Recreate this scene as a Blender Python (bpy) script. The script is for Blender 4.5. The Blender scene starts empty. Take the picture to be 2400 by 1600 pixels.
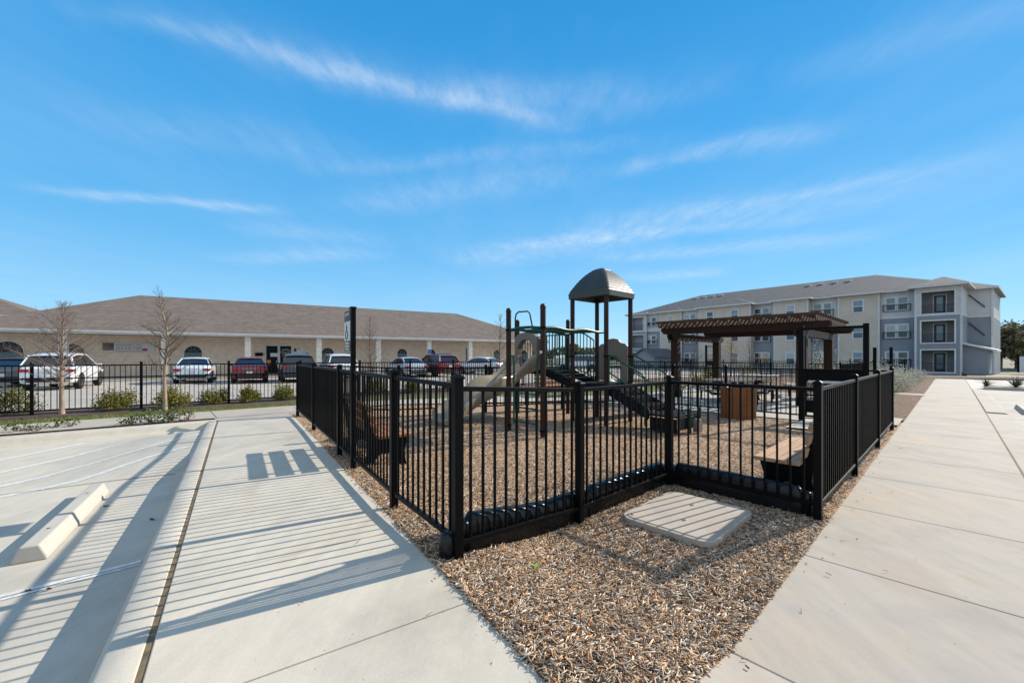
import bpy, math, random
import numpy as np
from mathutils import Vector, Matrix
random.seed(7); np.random.seed(7)
PI = math.pi
scene = bpy.context.scene
col = scene.collection
V = Vector
CAMH = 1.5; FPX = 982.0; HOR = 835.0
# ------------------------------------------------------------------ frames / terrain
Rv = V((.724, .690, 0)); Lv = V((-.690, .724, 0))        # right walk direction and its normal
Sv = V((-.549, .836, 0)); Nv = V((.836, .549, 0))         # left walk direction and its normal
Qv = V((.766, .643, 0)); Mv = V((-.643, .766, 0))         # path beyond the left parking bay
def sm(t):
    t = max(0., min(1., t)); return t*t*(3-2*t)
def zg(x, y):
    n = x*.836+y*.549; m = -x*.643+y*.766
    a = sm((m-10)/2)
    h = .125*(1-sm((n-1.1)/1.2))*(1-a) + a*(.07-.13*sm((m-16.5)/6))*(1-sm((x-0)/8))
    h += -.26*sm((y-25)/15)*sm((x-5)/12)
    return h
def rl(r, l, z=0): return V((.724*r-.690*l, .690*r+.724*l, z))
def sn(t, n, z=0): return V((Sv.x*t+Nv.x*n, Sv.y*t+Nv.y*n, z))
def qm(q, m, z=0): return V((Qv.x*q+Mv.x*m, Qv.y*q+Mv.y*m, z))
def U(px, py, z=0):
    d = (CAMH-z)*FPX/(py-HOR); return ((px-1200)/FPX*d, d)
def road_z(x, y):
    t = x*Sv.x+y*Sv.y; n = x*Nv.x+y*Nv.y; m = x*Mv.x+y*Mv.y
    return -.08+.165*sm((t-6.6)/1.4)*sm((n+2.3)/1.7)*(1-sm((m-9.9)/1.2))
# ------------------------------------------------------------------ materials
def nt_new(name):
    m = bpy.data.materials.new(name); m.use_nodes = True
    nt = m.node_tree; b = nt.nodes['Principled BSDF']; return m, nt, b
def ramp(nt, stops, fac):
    r = nt.nodes.new('ShaderNodeValToRGB'); e = r.color_ramp.elements
    while len(e) < len(stops): e.new(.5)
    for i, (p, c) in enumerate(stops):
        e[i].position = p; e[i].color = (*c, 1)
    nt.links.new(fac, r.inputs[0]); return r.outputs[0]
def noise(nt, scale, detail=4, rough=.6, vec=None, stretch=None, dist=0):
    n = nt.nodes.new('ShaderNodeTexNoise'); n.inputs['Scale'].default_value = scale
    n.inputs['Detail'].default_value = detail; n.inputs['Roughness'].default_value = rough
    n.inputs['Distortion'].default_value = dist
    if vec is None:
        vec = nt.nodes.new('ShaderNodeTexCoord').outputs['Object']
    if stretch:
        mp = nt.nodes.new('ShaderNodeMapping'); mp.inputs['Scale'].default_value = stretch[:3]
        if len(stretch) > 3: mp.inputs['Rotation'].default_value = (0, 0, stretch[3])
        nt.links.new(vec, mp.inputs[0]); vec = mp.outputs[0]
    nt.links.new(vec, n.inputs['Vector']); return n.outputs['Fac']
def mixc(nt, a, b, fac, mode='MIX'):
    m = nt.nodes.new('ShaderNodeMix'); m.data_type = 'RGBA'; m.blend_type = mode
    for k, v in ((6, a), (7, b), (0, fac)):
        if hasattr(v, 'links'): nt.links.new(v, m.inputs[k])
        else: m.inputs[k].default_value = v if not isinstance(v, tuple) else (*v, 1)
    return m.outputs[2]
def bump(nt, b, h, strength=.3, dist=.01):
    n = nt.nodes.new('ShaderNodeBump'); n.inputs['Strength'].default_value = strength
    n.inputs['Distance'].default_value = dist
    nt.links.new(h, n.inputs['Height']); nt.links.new(n.outputs[0], b.inputs['Normal'])
def pm(name, c1, c2=None, scale=8, rough=.6, metal=0, bmp=0, bd=.005, stretch=None, coat=0, spec=None):
    m, nt, b = nt_new(name)
    if c2 is None: c2 = tuple(c*.85 for c in c1)
    f = noise(nt, scale, stretch=stretch)
    nt.links.new(ramp(nt, [(.32, c2), (.68, c1)], f), b.inputs['Base Color'])
    rr = nt.nodes.new('ShaderNodeMapRange'); rr.inputs[3].default_value = max(rough-.08, 0); rr.inputs[4].default_value = min(rough+.08, 1)
    nt.links.new(noise(nt, scale*2.3), rr.inputs[0]); nt.links.new(rr.outputs[0], b.inputs['Roughness'])
    b.inputs['Metallic'].default_value = metal
    if coat: b.inputs['Coat Weight'].default_value = coat; b.inputs['Coat Roughness'].default_value = .05
    if spec is not None: b.inputs['Specular IOR Level'].default_value = spec
    if bmp: bump(nt, b, noise(nt, scale*4, stretch=stretch), bmp, bd)
    return m
def concrete(name, base, warm, seed=0, ang=0):
    m, nt, b = nt_new(name)
    tc = nt.nodes.new('ShaderNodeTexCoord').outputs['Object']
    mp = nt.nodes.new('ShaderNodeMapping'); mp.inputs['Location'].default_value = (seed*3.1, seed*1.7, 0)
    nt.links.new(tc, mp.inputs[0]); v = mp.outputs[0]
    c = ramp(nt, [(.3, tuple(x*.82 for x in base)), (.5, base), (.72, warm)], noise(nt, .9, 5, .65, v))
    c = mixc(nt, c, ramp(nt, [(.3, (.88,)*3), (.7, (1.07, 1.05, 1.03))], noise(nt, 6, 6, .7, v, (1, .25, 1, ang))), 1., 'MULTIPLY')
    c = mixc(nt, c, ramp(nt, [(.3, (.9,)*3), (.7, (1.08,)*3)], noise(nt, 260, 2, .5, v)), 1., 'MULTIPLY')
    spots = ramp(nt, [(.70, (0,)*3), (.76, (1,)*3)], noise(nt, 9, 2, .5, v))
    c = mixc(nt, c, tuple(x*.8 for x in base), mixc(nt, (0, 0, 0), (.35,)*3, spots))
    st = ramp(nt, [(.58, (0,)*3), (.72, (1,)*3)], noise(nt, 1.7, 4, .6, v, (1, .3, 1, ang+.3), 1.))
    c = mixc(nt, c, tuple(x*y for x, y in zip(base, (.86, .76, .66))), mixc(nt, (0, 0, 0), (.5,)*3, st))
    ck = nt.nodes.new('ShaderNodeTexVoronoi'); ck.feature = 'DISTANCE_TO_EDGE'; ck.inputs['Scale'].default_value = .33; nt.links.new(v, ck.inputs['Vector'])
    pts = ramp(nt, [(.77, (0,)*3), (.80, (1,)*3)], noise(nt, 34, 1, .5, v))
    c = mixc(nt, c, (.16, .13, .10), mixc(nt, (0, 0, 0), (.6,)*3, pts))
    nt.links.new(c, b.inputs['Base Color']); b.inputs['Roughness'].default_value = .85
    b.inputs['Specular IOR Level'].default_value = .25
    bump(nt, b, noise(nt, 180, 4, .6, v), .25, .002)
    return m
def island_mat(name, stops, rough=.8, nscale=None, trans=0, spec=.3):
    m, nt, b = nt_new(name)
    g = nt.nodes.new('ShaderNodeNewGeometry')
    c = ramp(nt, stops, g.outputs['Random Per Island'])
    if nscale: c = mixc(nt, c, ramp(nt, [(.3, (.78,)*3), (.65, (1.12,)*3)], noise(nt, nscale)), 1., 'MULTIPLY')
    nt.links.new(c, b.inputs['Base Color']); b.inputs['Roughness'].default_value = rough
    b.inputs['Specular IOR Level'].default_value = spec
    if trans:
        t = nt.nodes.new('ShaderNodeBsdfTranslucent'); nt.links.new(c, t.inputs[0])
        mx = nt.nodes.new('ShaderNodeMixShader'); mx.inputs[0].default_value = trans
        nt.links.new(b.outputs[0], mx.inputs[1]); nt.links.new(t.outputs[0], mx.inputs[2])
        nt.links.new(mx.outputs[0], nt.nodes['Material Output'].inputs[0])
    return m
def shingles(name, c1, c2, ang, row=.14):
    m, nt, b = nt_new(name)
    tc = nt.nodes.new('ShaderNodeTexCoord').outputs['Object']
    mp = nt.nodes.new('ShaderNodeMapping'); mp.inputs['Rotation'].default_value = (0, 0, ang)
    nt.links.new(tc, mp.inputs[0])
    br = nt.nodes.new('ShaderNodeTexBrick'); br.offset = .5
    br.inputs['Scale'].default_value = 1; br.inputs['Brick Width'].default_value = .32; br.inputs['Row Height'].default_value = row
    br.inputs['Mortar Size'].default_value = .008; br.inputs['Color1'].default_value = (*c1, 1); br.inputs['Color2'].default_value = (*c2, 1)
    br.inputs['Mortar'].default_value = (*[x*.7 for x in c2], 1)
    nt.links.new(mp.outputs[0], br.inputs['Vector'])
    c = mixc(nt, br.outputs[0], ramp(nt, [(.3, (.85,)*3), (.7, (1.12,)*3)], noise(nt, 1.3, 5)), 1., 'MULTIPLY')
    c = mixc(nt, c, ramp(nt, [(.3, (.85,)*3), (.7, (1.15,)*3)], noise(nt, 9, 3, stretch=(.25, 2, 1, ang), vec=tc)), 1., 'MULTIPLY')
    nt.links.new(c, b.inputs['Base Color']); b.inputs['Roughness'].default_value = .9
    b.inputs['Specular IOR Level'].default_value = .15
    return m
def siding(name, c, row=.18):
    m, nt, b = nt_new(name)
    tc = nt.nodes.new('ShaderNodeTexCoord').outputs['Object']
    w = nt.nodes.new('ShaderNodeTexWave'); w.bands_direction = 'Z'; w.wave_profile = 'SAW'; w.inputs['Scale'].default_value = 1/row/3.1416*1.57
    nt.links.new(tc, w.inputs['Vector'])
    cc = mixc(nt, c, ramp(nt, [(.3, (.9,)*3), (.7, (1.06,)*3)], noise(nt, .8, 4, vec=tc)), 1., 'MULTIPLY')
    nt.links.new(cc, b.inputs['Base Color']); b.inputs['Roughness'].default_value = .7
    bump(nt, b, w.outputs['Fac'], .5, .012); return m
def stone(name, c1, c2, mort, bw=.42, rh=.2, ang=0):
    m, nt, b = nt_new(name)
    tc = nt.nodes.new('ShaderNodeTexCoord').outputs['Object']
    # put the brick pattern on the upright plane: (along wall, z)
    sx = nt.nodes.new('ShaderNodeMapping'); sx.inputs['Rotation'].default_value = (0, 0, ang)
    nt.links.new(tc, sx.inputs[0]); sp = nt.nodes.new('ShaderNodeSeparateXYZ'); nt.links.new(sx.outputs[0], sp.inputs[0])
    cb = nt.nodes.new('ShaderNodeCombineXYZ')
    ad = nt.nodes.new('ShaderNodeMath'); ad.operation = 'ADD'; nt.links.new(sp.outputs[0], ad.inputs[0]); nt.links.new(sp.outputs[1], ad.inputs[1])
    nt.links.new(ad.outputs[0], cb.inputs[0]); nt.links.new(sp.outputs[2], cb.inputs[1])
    br = nt.nodes.new('ShaderNodeTexBrick'); br.inputs['Scale'].default_value = 1
    br.inputs['Brick Width'].default_value = bw; br.inputs['Row Height'].default_value = rh; br.inputs['Mortar Size'].default_value = .008
    br.inputs['Color1'].default_value = (*c1, 1); br.inputs['Color2'].default_value = (*c2, 1); br.inputs['Mortar'].default_value = (*mort, 1)
    nt.links.new(cb.outputs[0], br.inputs['Vector'])
    c = mixc(nt, br.outputs[0], ramp(nt, [(.3, (.88,)*3), (.7, (1.08,)*3)], noise(nt, 3, 5, vec=tc)), 1., 'MULTIPLY')
    nt.links.new(c, b.inputs['Base Color']); b.inputs['Roughness'].default_value = .9
    bump(nt, b, br.outputs['Fac'], -.4, .01); return m
def wood(name, c1, c2, ang=0, rough=.65, scale=5):
    m, nt, b = nt_new(name)
    f = noise(nt, scale, 6, .65, stretch=(1, 1, 1))
    g = noise(nt, scale*1.2, 5, .7, stretch=(.6, 9, 9, ang))
    c = ramp(nt, [(.3, c2), (.7, c1)], g)
    c = mixc(nt, c, ramp(nt, [(.3, (.82,)*3), (.7, (1.12,)*3)], f), 1., 'MULTIPLY')
    nt.links.new(c, b.inputs['Base Color']); b.inputs['Roughness'].default_value = rough
    b.inputs['Specular IOR Level'].default_value = .15; bump(nt, b, g, .25, .002); return m
def glass_dark(name, c, rough=.06):
    m, nt, b = nt_new(name)
    nt.links.new(ramp(nt, [(.3, tuple(x*.7 for x in c)), (.7, c)], noise(nt, 1.5)), b.inputs['Base Color'])
    b.inputs['Roughness'].default_value = rough; b.inputs['Specular IOR Level'].default_value = .8
    return m
M = {}
M['walk'] = concrete('walk_concrete', (.53, .485, .405), (.57, .51, .42), 1, 1.0)
M['walk2'] = concrete('broom_concrete', (.395, .355, .305), (.43, .36, .28), 5, .75)
M['kerb'] = concrete('kerb_concrete', (.48, .445, .38), (.51, .475, .40), 9)
M['lot'] = concrete('lot_concrete', (.40, .365, .32), (.44, .395, .34), 13)
M['bay'] = concrete('bay_concrete', (.49, .455, .385), (.53, .485, .40), 17)
M['joint'] = pm('joint_dark', (.07, .06, .05), (.16, .13, .09), 6, .95)
M['joint_tan'] = pm('joint_tan', (.20, .14, .07), (.08, .06, .04), 14, .95)
M['stripe'] = pm('white_paint', (.68, .67, .65), (.50, .475, .43), 22, .75)
M['stop'] = concrete('wheel_stop', (.44, .415, .365), (.48, .44, .385), 21)
M['black'] = pm('black_powder', (.0045, .0045, .005), (.006, .006, .0065), 30, .40, spec=.07)
M['blackplastic'] = pm('black_plastic', (.005, .0055, .0065), (.009, .0095, .011), 9, .27, bmp=.05, spec=.32)
M['soil'] = pm('bed_soil', (.13, .075, .05), (.05, .035, .028), 14, .95, bmp=.8, bd=.03)

M['grassbase'] = pm('lawn_base', (.11, .14, .03), (.06, .075, .02), 7, .95, bmp=.6, bd=.03)
M['ground'] = pm('dry_ground', (.17, .15, .09), (.10, .10, .05), .15, .95)
def chip_ground(name='chip_bed', dk=1.):
    m, nt, b = nt_new(name)
    tc = nt.nodes.new('ShaderNodeTexCoord').outputs['Object']
    nz = nt.nodes.new('ShaderNodeTexNoise'); nz.inputs['Scale'].default_value = 7; nt.links.new(tc, nz.inputs['Vector'])
    add = nt.nodes.new('ShaderNodeVectorMath'); add.operation = 'MULTIPLY_ADD'
    nt.links.new(nz.outputs['Color'], add.inputs[0]); add.inputs[1].default_value = (.25, .25, .25); nt.links.new(tc, add.inputs[2])
    outs = []
    for k, (st, a) in enumerate((((55, 22, 30), .3), ((24, 60, 30), -.5))):
        mp = nt.nodes.new('ShaderNodeMapping'); mp.inputs['Scale'].default_value = st; mp.inputs['Rotation'].default_value = (0, 0, a)
        nt.links.new(add.outputs[0], mp.inputs[0])
        v = nt.nodes.new('ShaderNodeTexVoronoi'); v.inputs['Scale'].default_value = 1
        nt.links.new(mp.outputs[0], v.inputs['Vector']); outs.append(v)
    pick = ramp(nt, [(.48, (0,)*3), (.52, (1,)*3)], noise(nt, 30, 2, .5, tc))
    colr = mixc(nt, outs[0].outputs['Color'], outs[1].outputs['Color'], pick)
    sp = nt.nodes.new('ShaderNodeSeparateColor'); nt.links.new(colr, sp.inputs[0])
    c = ramp(nt, [(0, (.05, .035, .025)), (.2, (.14, .08, .045)), (.4, (.40, .22, .10)), (.6, (.56, .35, .19)), (.8, (.38, .31, .25)), (1, (.70, .54, .38))], sp.outputs[0])
    if dk != 1: c = mixc(nt, c, (dk, dk*.95, dk*.95), 1., 'MULTIPLY')
    nt.links.new(c, b.inputs['Base Color']); b.inputs['Roughness'].default_value = .9; b.inputs['Specular IOR Level'].default_value = .2
    bump(nt, b, outs[0].outputs['Distance'], .9, .02)
    return m
M['chipbed'] = chip_ground(); M['gravel'] = chip_ground('bed_mulch', .42)
CH = [(0, (.025, .019, .016)), (.13, (.07, .045, .03)), (.24, (.31, .15, .065)), (.38, (.56, .345, .18)), (.52, (.66, .44, .27)), (.62, (.13, .115, .10)), (.76, (.38, .33, .28)), (.93, (.70, .58, .44)), (1, (.85, .76, .63))]
M['chips'] = island_mat('wood_chip', CH, .85, 2.6, spec=.15)
# ------------------------------------------------------------------ mesh builder
ORI = {}
def link(name, me, mat, parent=None):
    o = bpy.data.objects.new(name, me); col.objects.link(o)
    if mat is not None and me is not None: me.materials.append(mat)
    if parent is not None: o.parent = parent
    return o
class MB:
    def __init__(s): s.v = []; s.f = []; s.sm = []
    def add(s, vs, fs, smooth=False):
        k = len(s.v); s.v += [tuple(p) for p in vs]; s.f += [tuple(i+k for i in f) for f in fs]; s.sm += [smooth]*len(fs); return s
    def box(s, c, h, ax=None):
        c = V(c); X, Y, Z = ax if ax else (V((1, 0, 0)), V((0, 1, 0)), V((0, 0, 1)))
        P = [c+X*h[0]*a+Y*h[1]*b+Z*h[2]*d for d in (-1, 1) for b in (-1, 1) for a in (-1, 1)]
        return s.add(P, [(0, 2, 3, 1), (4, 5, 7, 6), (0, 1, 5, 4), (2, 6, 7, 3), (0, 4, 6, 2), (1, 3, 7, 5)])
    def beam(s, a, b, w, h, up=(0, 0, 1)):
        a = V(a); b = V(b); Z = (b-a); L = Z.length; Z = Z/L; up = V(up)
        if abs(Z.dot(up)) > .98: up = V((0, 1, 0))
        X = Z.cross(up).normalized(); Y = X.cross(Z)
        return s.box((a+b)/2, (w/2, h/2, L/2), (X, Y, Z))
    def tube(s, pts, r, n=8, cap=True, smooth=True):
        pts = [V(p) for p in pts]; rs = r if isinstance(r, (list, tuple)) else [r]*len(pts)
        k = len(s.v); prev = None; rings = []
        for i, p in enumerate(pts):
            t = (pts[min(i+1, len(pts)-1)]-pts[max(i-1, 0)]).normalized()
            if prev is None:
                a = V((0, 0, 1)) if abs(t.z) < .9 else V((1, 0, 0)); x = t.cross(a).normalized()
            else: x = (prev-t*prev.dot(t)).normalized()
            prev = x; y = t.cross(x)
            rings.append([p+(x*math.cos(2*PI*j/n)+y*math.sin(2*PI*j/n))*rs[i] for j in range(n)])
        vs = [q for R in rings for q in R]; fs = []
        for i in range(len(pts)-1):
            for j in range(n): fs.append((i*n+j, i*n+(j+1) % n, (i+1)*n+(j+1) % n, (i+1)*n+j))
        s.add(vs, fs, smooth)
        if cap: s.add(rings[0][::-1], [tuple(range(n))]); s.add(rings[-1], [tuple(range(n))])
        return s
    def prism(s, poly, o, X, Y, Z, t0, t1):       # poly (a,b) in X,Y extruded along Z
        o = V(o); X = V(X); Y = V(Y); Z = V(Z); n = len(poly)
        lo = [o+X*a+Y*b+Z*t0 for a, b in poly]; hi = [o+X*a+Y*b+Z*t1 for a, b in poly]
        return s.add(lo+hi, [tuple(range(n))[::-1], tuple(range(n, 2*n))]+[(i, (i+1) % n, n+(i+1) % n, n+i) for i in range(n)])
    def lathe(s, prof, c, n=16, smooth=True, sc=(1, 1)):
        c = V(c); vs = []; fs = []
        for r, z in prof: vs += [c+V((math.cos(2*PI*j/n)*r*sc[0], math.sin(2*PI*j/n)*r*sc[1], z)) for j in range(n)]
        for i in range(len(prof)-1):
            for j in range(n): fs.append((i*n+j, i*n+(j+1) % n, (i+1)*n+(j+1) % n, (i+1)*n+j))
        return s.add(vs, fs, smooth)
    def build(s, name, mat, parent=None, bevel=0, solid=0):
        o3 = ORI.get(parent.name, V((0, 0, 0))) if parent else V((0, 0, 0))
        me = bpy.data.meshes.new(name); me.from_pydata([(a-o3[0], b-o3[1], c-o3[2]) for a, b, c in s.v], [], s.f)
        me.polygons.foreach_set('use_smooth', s.sm); me.update()
        o = link(name, me, mat, parent); ORI[o.name] = o3
        if solid:
            q = o.modifiers.new('solid', 'SOLIDIFY'); q.thickness = solid; q.offset = 0
        if bevel:
            q = o.modifiers.new('bevel', 'BEVEL'); q.width = bevel; q.segments = 2; q.limit_method = 'ANGLE'; q.angle_limit = .7
        return o
def npmesh(name, Vv, n_per, mat, parent=None, smooth=False, quads=None):
    """Vv (N,k,3) islands; quads list of index tuples inside each island"""
    N = Vv.shape[0]; k = Vv.shape[1]; q = np.array(quads); L = q.shape[1]
    F = (q[None]+(np.arange(N)*k)[:, None, None]).reshape(-1)
    o3 = ORI.get(parent.name, V((0, 0, 0))) if parent else V((0, 0, 0))
    vv = (Vv.reshape(-1, 3)-np.array(o3)).astype(np.float32)
    me = bpy.data.meshes.new(name); me.vertices.add(N*k); me.vertices.foreach_set('co', vv.reshape(-1))
    me.loops.add(len(F)); me.loops.foreach_set('vertex_index', F.astype(np.int32))
    nf = len(F)//L; me.polygons.add(nf); me.polygons.foreach_set('loop_start', np.arange(nf, dtype=np.int32)*L)
    me.polygons.foreach_set('loop_total', np.full(nf, L, dtype=np.int32)); me.update(calc_edges=True)
    o = link(name, me, mat, parent); ORI[o.name] = o3; return o
def tag(o, label=None, cat=None, group=None, kind=None):
    if label: o['label'] = label
    if cat: o['category'] = cat
    if group: o['group'] = group
    if kind: o['kind'] = kind
    return o
def thing(name, loc, label, cat, group=None):
    o = bpy.data.objects.new(name, None); col.objects.link(o); o.location = loc; o.empty_display_size = .2
    ORI[o.name] = V(loc); return tag(o, label, cat, group)
def copy_tree(o, parent=None):
    c = o.copy(); col.objects.link(c); c.parent = parent
    for ch in list(o.children): copy_tree(ch, c)
    return c
def dup(o, loc, rz, label, mats=None):
    c = copy_tree(o); c.location = loc; c.rotation_euler = (0, 0, rz); c['label'] = label; return c
def text(body, size, mat, name, parent, o, X, Y, extr=.002, align='CENTER'):
    cu = bpy.data.curves.new('t', 'FONT'); cu.body = body; cu.size = size; cu.extrude = extr; cu.align_x = align; cu.align_y = 'CENTER'
    t = bpy.data.objects.new('t', cu); col.objects.link(t)
    dg = bpy.context.evaluated_depsgraph_get(); dg.update()
    me = bpy.data.meshes.new_from_object(t.evaluated_get(dg)); bpy.data.objects.remove(t)
    X = V(X); Y = V(Y); Z = X.cross(Y); o = V(o)-ORI.get(parent.name, V((0, 0, 0)))
    mt = Matrix(((X.x, Y.x, Z.x, o.x), (X.y, Y.y, Z.y, o.y), (X.z, Y.z, Z.z, o.z), (0, 0, 0, 1)))
    me.transform(mt); me.materials.clear()
    ob = link(name, me, mat, parent); ORI[ob.name] = ORI.get(parent.name, V((0, 0, 0))); return ob
def sheet(name, P00, P10, P11, P01, nu, nv, mat, off=0, zf=zg, kind='structure', parent=None):
    mb = MB(); vs = []
    for j in range(nv+1):
        for i in range(nu+1):
            u = i/nu; v = j/nv
            p = V(P00)*(1-u)*(1-v)+V(P10)*u*(1-v)+V(P11)*u*v+V(P01)*(1-u)*v
            vs.append((p.x, p.y, zf(p.x, p.y)+off))
    fs = [(j*(nu+1)+i, j*(nu+1)+i+1, (j+1)*(nu+1)+i+1, (j+1)*(nu+1)+i) for j in range(nv) for i in range(nu)]
    mb.add(vs, fs); o = mb.build(name, mat, parent)
    if kind: tag(o, kind=kind)
    return o
def slabs(name, frame, t0, n0, n1, lengths, mat, off, bev=.006, gap=.008, thick=.09):
    """row of concrete slabs (one mesh) following zg, tooled joints between"""
    mb = MB(); t = t0
    for Ls in lengths:
        a, b = t+gap/2, t+Ls-gap/2; k = max(1, int(Ls/.4)); W = 6
        top = [];
        for i in range(k+1):
            for j in range(W+1):
                p = frame(a+(b-a)*i/k, n0+(n1-n0)*j/W); top.append((p.x, p.y, zg(p.x, p.y)+off))
        idx = lambda i, j: i*(W+1)+j
        fs = [(idx(i, j), idx(i+1, j), idx(i+1, j+1), idx(i, j+1)) for i in range(k) for j in range(W)]
        rim = [idx(i, 0) for i in range(k+1)]+[idx(k, j) for j in range(1, W+1)]+[idx(i, W) for i in range(k-1, -1, -1)]+[idx(0, j) for j in range(W-1, 0, -1)]
        nb = len(top); top2 = [(top[q][0], top[q][1], top[q][2]-thick) for q in rim]
        fs += [(rim[q], nb+q, nb+(q+1) % len(rim), rim[(q+1) % len(rim)]) for q in range(len(rim))]
        mb.add(top+top2, fs); t += Ls
    return tag(mb.build(name, mat, None, bevel=bev), kind='structure')
# ------------------------------------------------------------------ ground sheets
g = MB()
xs = [-400, -120, -60, -40, -30, -24, -18, -12, -8, -4, 0, 4, 8, 12, 18, 25, 35, 50, 80, 140, 400]
ys = [-60, -20, -8, 0, 4, 8, 12, 16, 20, 26, 32, 38, 46, 60, 90, 150, 500]
vs = [(x, y, zg(x, y)-.25+(.17 if y > 60 else 0)) for y in ys for x in xs]
g.add(vs, [(j*len(xs)+i, j*len(xs)+i+1, (j+1)*len(xs)+i+1, (j+1)*len(xs)+i) for j in range(len(ys)-1) for i in range(len(xs)-1)])
tag(g.build('ground', M['ground']), kind='structure')
# wood chip bed between the walks and in the playground
sheet('chip_bed', sn(-.6, 1.05), rl(.8, .74), rl(13.2, .74), sn(13.6, 1.05), 60, 60, M['chipbed'], -.006)
sheet('chip_bed', (-7.2, 11.3, 0), (8.6, 9.4, 0), (8.2, 15.6, 0), (-5.2, 12.0, 0), 40, 16, M['chipbed'], -.014)
sheet('chip_bed', sn(-1.2, 1.05), rl(-1, .74), rl(4, .74), sn(3, 1.05), 12, 12, M['chipbed'], -.02)
def far_lot_z(x, y): return zg(x, y)
# left walk slabs + filler
LW = [1.175]*10
sheet('walk_base', sn(-1.2, -.36), sn(-1.2, 1.09), sn(11.5, 1.09), sn(11.5, -.36), 4, 40, M['joint'], -.024)
slabs('left_walk', sn, -.25, -.335, 1.096, LW[:10], M['walk'], 0)
sheet('joint_filler', sn(-.25, -.37), sn(-.25, -.33), sn(11.3, -.33), sn(11.3, -.37), 1, 60, M['joint_tan'], -.006)
# left kerb, tapering to the ramp
kb = MB(); st = []
for i in range(61):
    t = -.6+i*(11.9/60); vs = []
    for n, dz in ((-.362, -.03), (-.365, -.004), (-.372, 0), (-.50, 0), (-.525, -.012), (-.54, -.04), (-.565, -9), (-.60, -99)):
        p = sn(t, n); z = zg(p.x, p.y)
        rz = road_z(p.x, p.y)
        if dz == -9: z2 = rz+.012
        elif dz == -99: z2 = rz-.05
        else: z2 = max(z+dz, rz+.005)
        vs.append((p.x, p.y, z2))
    st.append(vs)
nn = len(st[0]); kb.add([p for s_ in st for p in s_], [(i*nn+j, i*nn+j+1, (i+1)*nn+j+1, (i+1)*nn+j) for i in range(60) for j in range(nn-1)], True)
tag(kb.build('kerb', M['kerb']), kind='structure')
# left parking bay surface
sheet('parking_bay', sn(-3, -.575), sn(11.4, -.575), qm(-12, 11.3), sn(-3, -14), 90, 70, M['bay'], 0, road_z)
def stripe(a, b, w, name='painted_line', off=.004, zf=road_z, mat=None, dash=None):
    a = V((*a, 0)); b = V((*b, 0)); d = (b-a).normalized(); n = V((-d.y, d.x, 0))*w/2
    return sheet(name, a-n, b-n, b+n, a+n, 40, 1, mat or M['stripe'], off, zf)
rz = -.08
for (x0, y0, x1, y1) in ((-160, 1111, 203, 1037), (-160, 1143, 390, 1021), (-160, 1175, 470, 1030), (166, 1135, 440, 1063), (-300, 1219, 166, 1134.5)):
    stripe(U(x0, y0, rz), U(x1, y1, rz+(.06 if x1 > 400 else 0)), .10)
stripe(U(-200, 1452, rz), U(331, 1318, rz), .10)
stripe(U(-200, 1453, rz), U(332, 1319, rz), .007, 'joint_line', .007, road_z, M['joint'])
a = U(-100, 1170, rz); b = U(412, 1108, rz+.05); stripe(a, b, .012, 'joint_line', .006, road_z, M['joint'])
# far kerb of the bay, planted island, cross walk, grass, bed, big car park
def prof_strip(name, prof, q0, q1, mat, n=40, frame=qm, smooth=True):
    mb = MB(); st = []
    for i in range(n+1):
        q = q0+(q1-q0)*i/n
        st.append([(lambda p: (p.x, p.y, z))(frame(q, m)) for m, z in prof])
    k = len(prof); mb.add([p for s_ in st for p in s_], [(i*k+j, (i+1)*k+j, (i+1)*k+j+1, i*k+j+1) for i in range(n) for j in range(k-1)], smooth)
    return tag(mb.build(name, mat), kind='structure')
prof_strip('kerb', [(11.13, -.12), (11.15, -.078), (11.19, -.06), (11.235, .0), (11.26, .06), (11.30, .088), (11.43, .094), (11.44, -.05)], -16, .98, M['kerb'])
sheet('island_bed', qm(-16, 11.44), qm(1.05, 11.44), qm(1.2, 11.85), qm(-16, 11.85), 60, 2, M['gravel'], -.012)
sheet('cross_walk', qm(-16, 11.78), qm(3.1, 11.78), qm(3.9, 13.35), qm(-16, 13.35), 30, 3, M['walk2'], .012)
for q in (-13, -10.2, -7.4, -4.6, -1.8, 1.0):
    a = qm(q, 11.78); b = qm(q, 13.35); stripe((a.x, a.y), (b.x, b.y), .012, 'joint_line', .017, zg, M['joint'])
sheet('cross_walk', qm(.95, 11.1), qm(3.4, 11.1), qm(3.4, 11.8), qm(.95, 11.8), 8, 3, M['walk2'], .006)
sheet('grass_strip', qm(-16, 13.35), qm(4.5, 13.35), qm(4.5, 14.2), qm(-16, 14.35), 40, 3, M['grassbase'], .0)
sheet('planting_bed', qm(-20, 14.2), qm(24, 14.2), qm(24, 16.3), qm(-20, 16.3), 40, 4, M['soil'], .004)
sheet('car_park', qm(-40, 16.2), qm(60, 16.2), qm(60, 48), qm(-40, 48), 40, 40, M['lot'], .012)
for i in range(14):
    a = V((-18.7, 30.5, 0))+V((.853, .523, 0))*(-13+i*2.75)+V((-.523, .853, 0))*(-1.6); b = a-V((-.523, .853, 0))*5.2
    stripe((a.x, a.y), (b.x, b.y), .1, 'painted_line', .018, zg)
for k in (18.6, 21.6, 24.6):
    a = qm(-30, k); b = qm(30, k); stripe((a.x, a.y), (b.x, b.y), .02, 'joint_line', .017, zg, M['joint'])
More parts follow.
